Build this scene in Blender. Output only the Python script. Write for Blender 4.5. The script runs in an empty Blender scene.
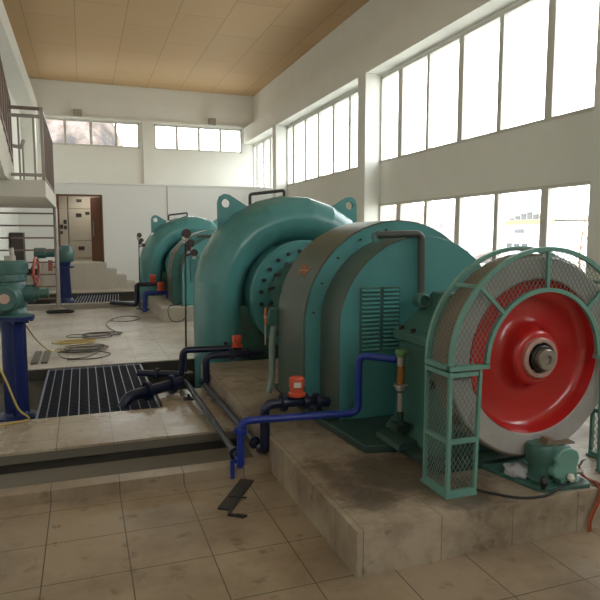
import bpy, bmesh, math, random
from mathutils import Vector, Matrix
random.seed(7)
C = bpy.context.scene.collection
PI = math.pi
R = math.radians

# ------------------------------------------------------------------ materials
def new_mat(name):
    m = bpy.data.materials.new(name); m.use_nodes = True
    nt = m.node_tree; b = nt.nodes['Principled BSDF']
    return m, nt, b

def mat(name, col, rough=0.5, metal=0.0, var=0.12, scale=6.0, coat=0.0, bump=0.0, dirt=None, dirt_amt=0.0, dirt_scale=3.0):
    """painted / plain surface with slight procedural variation and optional dirt patches"""
    m, nt, b = new_mat(name)
    n = nt.nodes; l = nt.links
    tc = n.new('ShaderNodeTexCoord')
    ns = n.new('ShaderNodeTexNoise'); ns.inputs['Scale'].default_value = scale; ns.inputs['Detail'].default_value = 4
    l.new(tc.outputs['Object'], ns.inputs['Vector'])
    mx = n.new('ShaderNodeMix'); mx.data_type = 'RGBA'
    mx.inputs[6].default_value = (*[c*(1-var) for c in col], 1)
    mx.inputs[7].default_value = (*[min(1, c*(1+var)) for c in col], 1)
    l.new(ns.outputs['Fac'], mx.inputs[0])
    out = mx.outputs[2]
    if dirt:
        n2 = n.new('ShaderNodeTexNoise'); n2.inputs['Scale'].default_value = dirt_scale; n2.inputs['Detail'].default_value = 6; n2.inputs['Roughness'].default_value = 0.65
        l.new(tc.outputs['Object'], n2.inputs['Vector'])
        rp = n.new('ShaderNodeMapRange'); rp.inputs[1].default_value = 0.5; rp.inputs[2].default_value = 0.72
        rp.inputs[3].default_value = 0; rp.inputs[4].default_value = dirt_amt
        l.new(n2.outputs['Fac'], rp.inputs[0])
        m2 = n.new('ShaderNodeMix'); m2.data_type = 'RGBA'; m2.inputs[7].default_value = (*dirt, 1)
        l.new(rp.outputs[0], m2.inputs[0]); l.new(out, m2.inputs[6]); out = m2.outputs[2]
    l.new(out, b.inputs['Base Color'])
    b.inputs['Roughness'].default_value = rough; b.inputs['Metallic'].default_value = metal
    if coat: b.inputs['Coat Weight'].default_value = coat; b.inputs['Coat Roughness'].default_value = 0.12
    if bump:
        bp = n.new('ShaderNodeBump'); bp.inputs['Strength'].default_value = bump; bp.inputs['Distance'].default_value = 0.01
        l.new(ns.outputs['Fac'], bp.inputs['Height']); l.new(bp.outputs[0], b.inputs['Normal'])
    return m

def tile_mat(name, col, grout, size, rough, dirt, dirt_amt, off=(0, 0), spills=()):
    m, nt, b = new_mat(name); n = nt.nodes; l = nt.links
    tc = n.new('ShaderNodeTexCoord'); mp = n.new('ShaderNodeMapping'); mp.inputs['Location'].default_value = (off[0], off[1], 0)
    l.new(tc.outputs['Object'], mp.inputs[0])
    br = n.new('ShaderNodeTexBrick'); br.offset = 0; br.squash = 1
    br.inputs['Scale'].default_value = 1; br.inputs['Brick Width'].default_value = size; br.inputs['Row Height'].default_value = size
    br.inputs['Mortar Size'].default_value = 0.0035; br.inputs['Mortar Smooth'].default_value = 0.3
    br.inputs['Color1'].default_value = (*col, 1); br.inputs['Color2'].default_value = (*[c*0.94 for c in col], 1); br.inputs['Mortar'].default_value = (*grout, 1)
    l.new(mp.outputs[0], br.inputs['Vector'])
    n1 = n.new('ShaderNodeTexNoise'); n1.inputs['Scale'].default_value = 1.6; n1.inputs['Detail'].default_value = 8; n1.inputs['Roughness'].default_value = 0.68
    l.new(tc.outputs['Object'], n1.inputs['Vector'])
    rp = n.new('ShaderNodeMapRange'); rp.inputs[1].default_value = 0.42; rp.inputs[2].default_value = 0.72; rp.inputs[3].default_value = 0; rp.inputs[4].default_value = dirt_amt
    l.new(n1.outputs['Fac'], rp.inputs[0])
    mx = n.new('ShaderNodeMix'); mx.data_type = 'RGBA'; mx.inputs[7].default_value = (*dirt, 1)
    l.new(rp.outputs[0], mx.inputs[0]); l.new(br.outputs['Color'], mx.inputs[6])
    n3 = n.new('ShaderNodeTexNoise'); n3.inputs['Scale'].default_value = 9; n3.inputs['Detail'].default_value = 6
    l.new(tc.outputs['Object'], n3.inputs['Vector'])
    r3 = n.new('ShaderNodeMapRange'); r3.inputs[1].default_value = 0.6; r3.inputs[2].default_value = 0.75; r3.inputs[3].default_value = 0; r3.inputs[4].default_value = dirt_amt*0.8
    l.new(n3.outputs['Fac'], r3.inputs[0])
    m3 = n.new('ShaderNodeMix'); m3.data_type = 'RGBA'; m3.inputs[7].default_value = (*[c*0.55 for c in dirt], 1)
    l.new(r3.outputs[0], m3.inputs[0]); l.new(mx.outputs[2], m3.inputs[6])
    last = m3.outputs[2]
    for (sx, sy, rad, amt, sc_) in spills:          # oil spills with a shape of their own
        dn = n.new('ShaderNodeVectorMath'); dn.operation = 'DISTANCE'; dn.inputs[1].default_value = (sx, sy, 0.16); l.new(tc.outputs['Object'], dn.inputs[0])
        dm = n.new('ShaderNodeMapRange'); dm.inputs[1].default_value = rad*0.25; dm.inputs[2].default_value = rad; dm.inputs[3].default_value = 0.36; dm.inputs[4].default_value = -0.3; l.new(dn.outputs['Value'], dm.inputs[0])
        nn = n.new('ShaderNodeTexNoise'); nn.inputs['Scale'].default_value = sc_; nn.inputs['Detail'].default_value = 7; nn.inputs['Roughness'].default_value = 0.7; l.new(tc.outputs['Object'], nn.inputs['Vector'])
        ad = n.new('ShaderNodeMath'); ad.operation = 'ADD'; l.new(dm.outputs[0], ad.inputs[0]); l.new(nn.outputs['Fac'], ad.inputs[1])
        st = n.new('ShaderNodeMapRange'); st.inputs[1].default_value = 0.5; st.inputs[2].default_value = 0.8; st.inputs[3].default_value = 0; st.inputs[4].default_value = amt; l.new(ad.outputs[0], st.inputs[0])
        mm = n.new('ShaderNodeMix'); mm.data_type = 'RGBA'; mm.inputs[7].default_value = (0.055, 0.038, 0.025, 1); l.new(st.outputs[0], mm.inputs[0]); l.new(last, mm.inputs[6]); last = mm.outputs[2]
    l.new(last, b.inputs['Base Color'])
    rr = n.new('ShaderNodeMapRange'); rr.inputs[3].default_value = rough*0.7; rr.inputs[4].default_value = rough*1.4
    l.new(n1.outputs['Fac'], rr.inputs[0]); l.new(rr.outputs[0], b.inputs['Roughness'])
    return m

M = {}
M['teal'] = mat('teal_paint', (0.075, 0.24, 0.238), 0.26, var=0.10, scale=3, dirt=(0.06, 0.13, 0.115), dirt_amt=0.5, dirt_scale=1.6)
M['teal_dark'] = mat('teal_paint_worn', (0.045, 0.13, 0.105), 0.42, var=0.18, scale=5, dirt=(0.05, 0.05, 0.035), dirt_amt=0.7, dirt_scale=4)
M['stator'] = mat('teal_paint_dust_reflection', (0.052, 0.082, 0.064), 0.38, var=0.15, scale=4, dirt=(0.085, 0.062, 0.036), dirt_amt=0.8, dirt_scale=2.2)  # brown dust, with the tan ceiling's reflection painted into the olive colour
M['guard'] = mat('guard_green_paint', (0.14, 0.30, 0.25), 0.45, var=0.1, scale=9)
M['mesh'] = mat('guard_mesh_paint', (0.17, 0.235, 0.205), 0.5)
M['actuator'] = mat('actuator_green', (0.052, 0.125, 0.11), 0.4, var=0.2, scale=8)
M['blue'] = mat('pedestal_blue', (0.008, 0.017, 0.095), 0.38, var=0.2, scale=7)
M['navy'] = mat('pipe_navy', (0.006, 0.010, 0.036), 0.32, var=0.2)
M['slate'] = mat('pipe_slate_blue', (0.022, 0.03, 0.055), 0.33, var=0.2)
M['pipe_blue'] = mat('pipe_bright_blue', (0.010, 0.032, 0.25), 0.33, var=0.15)
M['red'] = mat('flywheel_red', (0.47, 0.018, 0.016), 0.24, var=0.08, scale=3, coat=0.4)
M['rim'] = mat('flywheel_rim_grey', (0.37, 0.35, 0.33), 0.45, var=0.1, scale=4, dirt=(0.25, 0.2, 0.16), dirt_amt=0.5)
M['rim_edge'] = mat('rim_edge_dusty_brown', (0.17, 0.125, 0.085), 0.5, var=0.2)
M['hub'] = mat('hub_pinkish_steel', (0.55, 0.36, 0.31), 0.35, metal=0.4)
M['iron'] = mat('dark_iron', (0.045, 0.038, 0.032), 0.4, metal=0.6)
M['steel'] = mat('steel', (0.42, 0.38, 0.33), 0.35, metal=0.7)
M['steel_paint'] = mat('rail_steel', (0.28, 0.25, 0.22), 0.45, metal=0.4)
M['rail_brown'] = mat('rail_brown', (0.17, 0.115, 0.09), 0.5)
M['pipe_olive'] = mat('pipe_olive', (0.055, 0.06, 0.048), 0.45)
M['dial_dark'] = mat('dial_dark_red', (0.06, 0.03, 0.026), 0.3)
M['bed'] = mat('bedplate_dark_green', (0.022, 0.05, 0.04), 0.5, var=0.3, scale=6)
M['orange'] = mat('valve_orange', (0.55, 0.07, 0.03), 0.42, var=0.15)
M['white_label'] = mat('label_white', (0.6, 0.58, 0.5), 0.6)
M['wall'] = mat('wall_plaster', (0.77, 0.765, 0.72), 0.85, var=0.04, scale=2)
M['panel'] = mat('partition_white', (0.79, 0.785, 0.755), 0.6, var=0.03, scale=1.5)
M['frame'] = mat('window_frame_white', (0.60, 0.575, 0.53), 0.5, var=0.03)
M['wood'] = mat('door_brown', (0.15, 0.06, 0.032), 0.5, var=0.25, scale=14)
M['cabinet'] = mat('switchgear_cream', (0.44, 0.40, 0.33), 0.5, var=0.04)
M['black'] = mat('black_rubber', (0.012, 0.011, 0.01), 0.5)
M['black_metal'] = mat('black_metal', (0.03, 0.026, 0.024), 0.5)
M['cable_orange'] = mat('cable_red_orange', (0.30, 0.062, 0.022), 0.5)
M['cable_yellow'] = mat('cable_yellow', (0.46, 0.33, 0.085), 0.5)
M['cable_grey'] = mat('cable_grey', (0.10, 0.085, 0.07), 0.5)
M['concrete'] = mat('concrete', (0.15, 0.13, 0.10), 0.85, var=0.2, scale=4, bump=0.2)
M['concrete_pale'] = mat('stair_concrete', (0.52, 0.485, 0.42), 0.8, var=0.06, scale=3)
M['kerb'] = mat('kerb_concrete', (0.33, 0.295, 0.25), 0.7, var=0.15)
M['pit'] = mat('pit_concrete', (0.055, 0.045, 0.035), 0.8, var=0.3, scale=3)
M['cloth'] = mat('white_rag', (0.48, 0.47, 0.48), 0.9)
M['copper'] = mat('copper_red', (0.52, 0.17, 0.05), 0.4, metal=0.3)
M['amber'] = mat('amber_oil', (0.33, 0.12, 0.02), 0.15)
M['cap_green'] = mat('cap_green', (0.12, 0.26, 0.10), 0.4)
M['conduit'] = mat('conduit_grey_green', (0.20, 0.25, 0.21), 0.5)
M['hand_red'] = mat('handwheel_red', (0.33, 0.07, 0.045), 0.45)
M['lampgrey'] = mat('lamp_grey', (0.30, 0.28, 0.25), 0.5)
M['darkbrown'] = mat('dark_brown_board', (0.05, 0.036, 0.028), 0.6, var=0.3, scale=10)
M['bars'] = mat('grating_bar_grey_blue', (0.20, 0.225, 0.29), 0.4, metal=0.2)
M['grate'] = mat('grating_dark', (0.014, 0.017, 0.03), 0.5)
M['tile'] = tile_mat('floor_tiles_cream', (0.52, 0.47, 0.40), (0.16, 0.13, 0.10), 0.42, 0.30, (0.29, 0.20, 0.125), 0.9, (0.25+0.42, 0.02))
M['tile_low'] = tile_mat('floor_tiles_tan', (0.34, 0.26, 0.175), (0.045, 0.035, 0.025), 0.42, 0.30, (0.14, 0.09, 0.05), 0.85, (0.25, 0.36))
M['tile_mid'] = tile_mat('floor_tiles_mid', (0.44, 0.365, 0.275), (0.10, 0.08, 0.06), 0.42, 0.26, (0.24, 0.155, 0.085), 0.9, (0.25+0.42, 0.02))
M['plinth'] = tile_mat('plinth_tiles_stained', (0.43, 0.35, 0.26), (0.22, 0.17, 0.12), 0.45, 0.42, (0.13, 0.085, 0.05), 1.0, (0.1, 0.33), [(1.75, 3.15, .75, .8, 5), (1.95, 2.72, .35, .7, 9), (1.5, 4.6, .7, .6, 4), (1.45, 2.85, .3, .6, 14)])
M['landing'] = tile_mat('landing_tiles', (0.50, 0.455, 0.385), (0.3, 0.26, 0.2), 0.6, 0.45, (0.40, 0.34, 0.27), 0.3)
# ceiling boards
def ceiling_mat():
    m, nt, b = new_mat('ceiling_timber_boards'); n = nt.nodes; l = nt.links
    tc = n.new('ShaderNodeTexCoord')
    br = n.new('ShaderNodeTexBrick'); br.offset = 0.5
    br.inputs['Scale'].default_value = 1; br.inputs['Brick Width'].default_value = 2.4; br.inputs['Row Height'].default_value = 1.2
    br.inputs['Mortar Size'].default_value = 0.008
    br.inputs['Color1'].default_value = (0.56, 0.375, 0.20, 1); br.inputs['Color2'].default_value = (0.52, 0.345, 0.18, 1); br.inputs['Mortar'].default_value = (0.30, 0.19, 0.10, 1)
    mp = n.new('ShaderNodeMapping'); mp.inputs['Rotation'].default_value = (0, 0, PI/2)
    l.new(tc.outputs['Object'], mp.inputs[0]); l.new(mp.outputs[0], br.inputs['Vector'])
    l.new(br.outputs['Color'], b.inputs['Base Color']); b.inputs['Roughness'].default_value = 0.6
    return m
M['ceiling'] = ceiling_mat()
def glass_mat(name='window_glass'):
    m, nt, b = new_mat(name); n = nt.nodes; l = nt.links
    n.remove(b)
    tr = n.new('ShaderNodeBsdfTransparent'); tr.inputs[0].default_value = (0.94, 0.97, 0.96, 1)
    gl = n.new('ShaderNodeBsdfGlossy'); gl.inputs['Roughness'].default_value = 0.02
    lw = n.new('ShaderNodeLayerWeight')
    pw = n.new('ShaderNodeMath'); pw.operation = 'POWER'; pw.inputs[1].default_value = 5
    fr = n.new('ShaderNodeMath'); fr.operation = 'MULTIPLY_ADD'; fr.inputs[1].default_value = 0.9; fr.inputs[2].default_value = 0.04
    l.new(lw.outputs['Facing'], pw.inputs[0]); l.new(pw.outputs[0], fr.inputs[0])
    mx = n.new('ShaderNodeMixShader')
    l.new(fr.outputs[0], mx.inputs[0]); l.new(tr.outputs[0], mx.inputs[1]); l.new(gl.outputs[0], mx.inputs[2])
    l.new(mx.outputs[0], n['Material Output'].inputs[0])
    return m
M['glass'] = glass_mat()
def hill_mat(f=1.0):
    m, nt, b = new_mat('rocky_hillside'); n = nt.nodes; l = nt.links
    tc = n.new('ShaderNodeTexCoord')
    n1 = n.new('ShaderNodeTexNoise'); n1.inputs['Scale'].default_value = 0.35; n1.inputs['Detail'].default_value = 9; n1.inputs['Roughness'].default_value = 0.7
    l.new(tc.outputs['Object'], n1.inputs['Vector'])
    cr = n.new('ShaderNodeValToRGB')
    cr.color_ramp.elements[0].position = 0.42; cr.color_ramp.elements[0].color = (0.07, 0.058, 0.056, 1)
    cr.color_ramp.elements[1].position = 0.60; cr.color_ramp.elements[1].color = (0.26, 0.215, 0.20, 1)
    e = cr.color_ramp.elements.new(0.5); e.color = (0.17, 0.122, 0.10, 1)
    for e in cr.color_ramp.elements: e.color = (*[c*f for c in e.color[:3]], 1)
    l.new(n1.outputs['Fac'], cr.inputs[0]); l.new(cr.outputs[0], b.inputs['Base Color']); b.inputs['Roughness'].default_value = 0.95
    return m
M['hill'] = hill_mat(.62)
M['hill_hazed'] = hill_mat(1.5)  # lighter copy, distance haze painted into the rock colour
M['ground'] = mat('outside_ground', (0.42, 0.40, 0.36), 0.9, var=0.2, scale=0.5)
M['bld_white'] = mat('building_white', (0.78, 0.77, 0.75), 0.7)
M['bld_yellow'] = mat('building_yellow', (0.52, 0.37, 0.12), 0.6)
M['bld_glass'] = mat('building_glazing', (0.09, 0.09, 0.10), 0.3)
M['bark'] = mat('bare_tree_bark', (0.22, 0.13, 0.09), 0.9)

# ------------------------------------------------------------------ mesh building
class MB:
    def __init__(s): s.bm = bmesh.new()
    def box(s, x0, x1, y0, y1, z0, z1):
        v = [s.bm.verts.new((x, y, z)) for x in (x0, x1) for y in (y0, y1) for z in (z0, z1)]
        for f in ((0,1,3,2),(4,6,7,5),(0,4,5,1),(2,3,7,6),(0,2,6,4),(1,5,7,3)):
            s.bm.faces.new([v[i] for i in f])
        return s
    def bar(s, a, b, w, h=None, up=(0, 0, 1)):
        """rectangular bar from a to b, width w across, height h along up"""
        h = h or w; a = Vector(a); b = Vector(b); d = (b-a).normalized(); up = Vector(up)
        if abs(d.dot(up)) > 0.98: up = Vector((0, 1, 0)) if abs(d.y) < 0.9 else Vector((1, 0, 0))
        sx = d.cross(up).normalized(); uy = sx.cross(d).normalized()
        rings = []
        for p in (a, b):
            rings.append([s.bm.verts.new(p + sx*i*w/2 + uy*j*h/2) for i, j in ((-1,-1),(1,-1),(1,1),(-1,1))])
        for k in range(4): s.bm.faces.new([rings[0][k], rings[0][(k+1)%4], rings[1][(k+1)%4], rings[1][k]])
        s.bm.faces.new(rings[0][::-1]); s.bm.faces.new(rings[1])
        return s
    def tube(s, pts, r, seg=10, closed=False, caps=True, ry=None):
        pts = [Vector(p) for p in pts]; n = len(pts)
        rs = r if isinstance(r, (list, tuple)) else [r]*n
        tang = []
        for i in range(n):
            if closed: t = pts[(i+1) % n]-pts[i-1]
            elif i == 0: t = pts[1]-pts[0]
            elif i == n-1: t = pts[-1]-pts[-2]
            else: t = (pts[i+1]-pts[i]).normalized()+(pts[i]-pts[i-1]).normalized()
            tang.append(t.normalized() if t.length > 1e-9 else Vector((0, 0, 1)))
        ref = Vector((0, 0, 1)) if abs(tang[0].z) < 0.9 else Vector((0, 1, 0))
        u = tang[0].cross(ref).normalized(); rings = []
        for i in range(n):
            u = (u - tang[i]*u.dot(tang[i]))
            u = u.normalized() if u.length > 1e-6 else tang[i].orthogonal().normalized()
            v = tang[i].cross(u)
            rings.append([s.bm.verts.new(pts[i]+(u*math.cos(2*PI*k/seg)+v*math.sin(2*PI*k/seg))*rs[i]) for k in range(seg)])
        m = n if closed else n-1
        for i in range(m):
            a = rings[i]; b = rings[(i+1) % n]
            for k in range(seg): s.bm.faces.new([a[k], a[(k+1) % seg], b[(k+1) % seg], b[k]])
        if caps and not closed: s.bm.faces.new(rings[0][::-1]); s.bm.faces.new(rings[-1])
        return s
    def cyl(s, a, b, r, r2=None, seg=24):
        return s.tube([a, b], [r, r if r2 is None else r2], seg)
    def lathe(s, prof, o, axis='Y', seg=64):
        """prof: list of (radius, offset along axis)"""
        o = Vector(o); rings = []
        for (r, t) in prof:
            if r < 1e-6:
                p = {'Y': (0, t, 0), 'Z': (0, 0, t), 'X': (t, 0, 0)}[axis]
                rings.append([s.bm.verts.new(o+Vector(p))]); continue
            row = []
            for k in range(seg):
                c, q = math.cos(2*PI*k/seg)*r, math.sin(2*PI*k/seg)*r
                p = {'Y': (c, t, q), 'Z': (c, q, t), 'X': (t, c, q)}[axis]
                row.append(s.bm.verts.new(o+Vector(p)))
            rings.append(row)
        for a, b in zip(rings, rings[1:]):
            for k in range(seg):
                k2 = (k+1) % seg
                if len(a) == 1 and len(b) == 1: continue
                if len(a) == 1: s.bm.faces.new([a[0], b[k2], b[k]])
                elif len(b) == 1: s.bm.faces.new([a[k], a[k2], b[0]])
                else: s.bm.faces.new([a[k], a[k2], b[k2], b[k]])
        return s
    def prism(s, poly, axis, t0, t1):
        """extrude a 2D polygon; axis 'Y': poly=(x,z); 'X': poly=(y,z); 'Z': poly=(x,y)"""
        def P(p, t): return {'Y': (p[0], t, p[1]), 'X': (t, p[0], p[1]), 'Z': (p[0], p[1], t)}[axis]
        a = [s.bm.verts.new(P(p, t0)) for p in poly]; b = [s.bm.verts.new(P(p, t1)) for p in poly]
        n = len(poly)
        for i in range(n): s.bm.faces.new([a[i], a[(i+1) % n], b[(i+1) % n], b[i]])
        s.bm.faces.new(a[::-1]); s.bm.faces.new(b)
        return s
    def band(s, outer, inner, axis, t0, t1, closed=False):
        """thick strip between two matching 2D polylines"""
        def P(p, t): return {'Y': (p[0], t, p[1]), 'X': (t, p[0], p[1]), 'Z': (p[0], p[1], t)}[axis]
        q = [[s.bm.verts.new(P(p, t)) for p in L] for L in (outer, inner) for t in (t0, t1)]
        n = len(outer); m = n if closed else n-1
        for i in range(m):
            j = (i+1) % n
            s.bm.faces.new([q[0][i], q[0][j], q[1][j], q[1][i]]); s.bm.faces.new([q[2][j], q[2][i], q[3][i], q[3][j]])
            s.bm.faces.new([q[0][j], q[0][i], q[2][i], q[2][j]]); s.bm.faces.new([q[1][i], q[1][j], q[3][j], q[3][i]])
        if not closed:
            for i in (0, n-1): s.bm.faces.new([q[0][i], q[1][i], q[3][i], q[2][i]])
        return s
    def build(s, name, m, parent=None, smooth=True, bevel=0, loc=None, angle=35):
        bmesh.ops.recalc_face_normals(s.bm, faces=s.bm.faces[:])
        me = bpy.data.meshes.new(name); s.bm.to_mesh(me); s.bm.free()
        o = bpy.data.objects.new(name, me); C.objects.link(o); me.materials.append(m)
        if smooth:
            for p in me.polygons: p.use_smooth = True
            if hasattr(me, 'set_sharp_from_angle'): me.set_sharp_from_angle(angle=R(angle))
        if bevel:
            bv = o.modifiers.new('bevel', 'BEVEL'); bv.width = bevel; bv.segments = 2; bv.limit_method = 'ANGLE'; bv.angle_limit = R(40)
        if parent:
            o.parent = parent; o.matrix_parent_inverse = parent.matrix_world.inverted()
        return o

def fillet(pts, r=0.06, n=5):
    pts = [Vector(p) for p in pts]; out = [pts[0]]
    for i in range(1, len(pts)-1):
        a = pts[i-1]-pts[i]; b = pts[i+1]-pts[i]
        k = min(r, a.length*0.49, b.length*0.49)
        p0 = pts[i]+a.normalized()*k; p1 = pts[i]+b.normalized()*k
        for t in range(n+1):
            t /= n; out.append(p0*(1-t)**2+pts[i]*2*t*(1-t)+p1*t*t)
    out.append(pts[-1]); return out
def spline(pts, n=8):
    pts = [Vector(p) for p in pts]; P = [pts[0]*2-pts[1]]+pts+[pts[-1]*2-pts[-2]]; out = []
    for i in range(1, len(P)-2):
        p0, p1, p2, p3 = P[i-1:i+3]
        for k in range(n):
            t = k/n
            out.append(0.5*((2*p1)+(p2-p0)*t+(2*p0-5*p1+4*p2-p3)*t*t+(3*p1-p0-3*p2+p3)*t**3))
    out.append(pts[-1]); return out

def tag(o, label=None, cat=None, group=None, kind=None):
    if label: o['label'] = label
    if cat: o['category'] = cat
    if group: o['group'] = group
    if kind: o['kind'] = kind
    return o
def thing(name, label, cat, loc=(0, 0, 0), group=None):
    o = bpy.data.objects.new(name, None); C.objects.link(o); o.location = loc
    o.matrix_world = Matrix.Translation(Vector(loc)); o.empty_display_size = 0.1
    return tag(o, label, cat, group)
def struct(mb, name, m, parent=None, **k):
    o = mb.build(name, m, parent, **k)
    if not parent: o['kind'] = 'structure'
    return o
def copy_tree(o, parent=None):
    c = o.copy(); C.objects.link(c)
    if parent: c.parent = parent; c.matrix_parent_inverse = o.matrix_parent_inverse.copy()
    for ch in list(o.children): copy_tree(ch, c)
    return c

# ================================================================== SETTING
XL, XW, XP = -1.85, 6.5, 6.1          # left wall, window plane, pillar face
YB, YF, YC = -5.0, 23.5, 20.3         # back wall, far wall, control room partition
ZC, ZBEAM = 7.1, 5.85
ZL = -0.08                            # lower floor at the front
# floors
f = MB()
f.box(XL, XW, 7.85, 14.24, -0.30, 0)
f.box(XL, XW, 18.5, YC+0.12, -0.30, 0)
f.box(3.76, XW, 2.0, 7.85, -0.30, 0)
f.box(1.9, XW, 14.24, 18.5, -0.30, 0)
struct(f, 'floor', M['tile'], smooth=False)
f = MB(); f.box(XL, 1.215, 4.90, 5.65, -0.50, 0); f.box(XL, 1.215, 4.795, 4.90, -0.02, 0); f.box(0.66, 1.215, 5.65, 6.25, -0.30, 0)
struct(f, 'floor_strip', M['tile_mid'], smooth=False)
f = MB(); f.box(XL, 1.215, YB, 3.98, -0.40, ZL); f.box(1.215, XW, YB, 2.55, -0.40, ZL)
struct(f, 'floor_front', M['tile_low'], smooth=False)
f = MB(); f.box(XL, 1.215, 3.98, 4.11, -0.40, 0)
struct(f, 'trim_1', M['tile_low'], smooth=False)
# trench with cover plates and a dark slit
f = MB(); f.box(XL, 1.215, 4.11, 4.74, -0.40, -0.135); f.box(XL, 1.215, 4.80, 4.84, -0.09, -0.02)
struct(f, 'floor_trench', M['concrete'], smooth=False)
# pits
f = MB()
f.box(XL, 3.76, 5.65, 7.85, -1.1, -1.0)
f.box(XL, 1.215, 4.70, 4.90, -0.50, -0.30); f.box(XL-.25, XW+.25, YB-.25, YF+.25, -1.5, -1.3); f.box(XL, 1.215, 4.84, 4.90, -0.30, -0.02)     # dark-coloured recess behind the trench slit; unseen slab added below to block light
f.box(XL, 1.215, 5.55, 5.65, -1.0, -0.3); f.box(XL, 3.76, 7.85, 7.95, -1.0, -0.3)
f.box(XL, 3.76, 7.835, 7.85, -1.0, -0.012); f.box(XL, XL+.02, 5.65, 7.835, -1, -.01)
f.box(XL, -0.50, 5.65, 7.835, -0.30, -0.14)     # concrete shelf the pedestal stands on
struct(f, 'floor_pit_and_light_slab', M['pit'], smooth=False)
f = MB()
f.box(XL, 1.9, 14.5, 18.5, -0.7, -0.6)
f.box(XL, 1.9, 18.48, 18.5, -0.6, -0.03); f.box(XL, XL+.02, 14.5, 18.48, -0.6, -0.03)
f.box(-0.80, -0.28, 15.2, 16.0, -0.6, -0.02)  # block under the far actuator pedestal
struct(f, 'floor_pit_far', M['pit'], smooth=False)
f = MB(); f.box(XL, 1.75, 14.24, 14.5, -0.6, 0.11)
struct(f, 'trim_2', M['kerb'], smooth=False, bevel=0.01)
# plinths
f = MB(); f.box(1.215, 3.76, 2.55, 6.72, -0.40, 0.16)
struct(f, 'floor_plinth', M['plinth'], smooth=False)
f = MB(); f.box(1.35, 3.76, 11.4, 13.9, 0.0, 0.27)
struct(f, 'floor_plinth_far', M['landing'], smooth=False)
# far landing with steps
f = MB(); f.box(-1.2, 0.66, 19.5, YC, 0, 0.80); f.box(0.66, 0.95, 19.5, YC, 0, 0.60); f.box(0.95, 1.24, 19.5, YC, 0, 0.40); f.box(1.24, 1.5, 19.5, YC, 0, 0.20)
struct(f, 'floor_landing', M['landing'], smooth=False)
# ceiling
f = MB(); f.box(XL-0.3, XW+0.3, YB, YF+0.3, ZC, ZC+0.2)
struct(f, 'ceiling', M['ceiling'], smooth=False)

# right wall: bays between pillars at 6.7 m pitch
PIL = [(-1.06, -0.66), (5.64, 6.04), (12.6, 13.0), (19.3, 19.7)]
w = MB()
bays = [(YB, -1.06), (-0.66, 5.64), (6.04, 12.6), (13.0, 19.3), (19.7, YF)]
ZU0, ZU1, ZLO0, ZLO1 = 3.29, 5.20, 0.95, 2.36
for i, (a, b) in enumerate(bays):
    low = i == 2
    if i == 0: w.box(XW, XW+0.25, a, b, -0.4, ZC)
    else:
        if low: w.box(XW, XW+0.25, a, b, -0.4, ZLO0); w.box(XW, XW+0.25, a, b, ZLO1, ZU0)
        else: w.box(XW, XW+0.25, a, b, -0.4, ZU0)
        w.box(XW, XW+0.25, a, b, ZU1, ZC)
for a, b in PIL: w.box(XP, XW+0.25, a, b, -0.4, ZBEAM)
for a, b in bays: w.box(XP, XW, a, b, ZU1+0.06, ZBEAM)
for z0_, z1_ in ((ZU0, ZU1), (ZLO0, ZLO1)): w.box(XW, XW+0.25, 6.04, 6.38, z0_, z1_)
# beam over the window bays
w.box(XW, XW+0.25, 5.64, 6.04, ZBEAM, ZC); w.box(XW, XW+0.25, 12.6, 13.0, ZBEAM, ZC); w.box(XW, XW+0.25, 19.3, 19.7, ZBEAM, ZC); w.box(XW, XW+0.25, -1.06, -.66, ZBEAM, ZC)
struct(w, 'wall_right', M['wall'], smooth=False)
# back wall, left wall
w = MB(); w.box(XL-0.25, XW+0.25, YB-0.25, YB, -0.4, 4.3); w.box(XL-0.25, XW+0.25, YB-0.25, YB, 5.8, ZC); w.box(XL-.25, -.6, YB-.25, YB, 4.3, 5.8); w.box(5.2, XW+.25, YB-.25, YB, 4.3, 5.8); struct(w, 'wall_back', M['wall'], smooth=False)
w = MB(); w.box(XL-0.25, XL, YB, YF+0.25, -0.4, ZC)
w.box(XL, -1.35, YB, YF, ZBEAM-0.05, ZBEAM+0.45)
w.box(XL, -1.42, 22.9, YF, 0, ZBEAM-0.05)
struct(w, 'wall_left', M['wall'], smooth=False)
# far wall with two high windows
W1, W2 = (-1.35, 2.10), (2.65, 6.02); ZF0, ZF1 = 4.88, 5.80
w = MB()
w.box(XL, XW+0.25, YF, YF+0.25, -0.2, ZF0); w.box(XL, XW+0.25, YF, YF+0.25, ZF1, ZC)
w.box(XL, W1[0], YF, YF+0.25, ZF0, ZF1); w.box(W1[1], W2[0], YF, YF+0.25, ZF0, ZF1); w.box(W2[1], XW+0.25, YF, YF+0.25, ZF0, ZF1)
w.box(2.22, 2.62, YF-0.14, YF, 3.3, ZF1+0.08)                       # column between the windows
struct(w, 'wall_far', M['wall'], smooth=False)
w = MB(); w.box(XL, 6.1, YF-0.06, YF, ZF1+0.05, ZF1+0.13); struct(w, 'trim_3', M['wall'], smooth=False)
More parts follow.
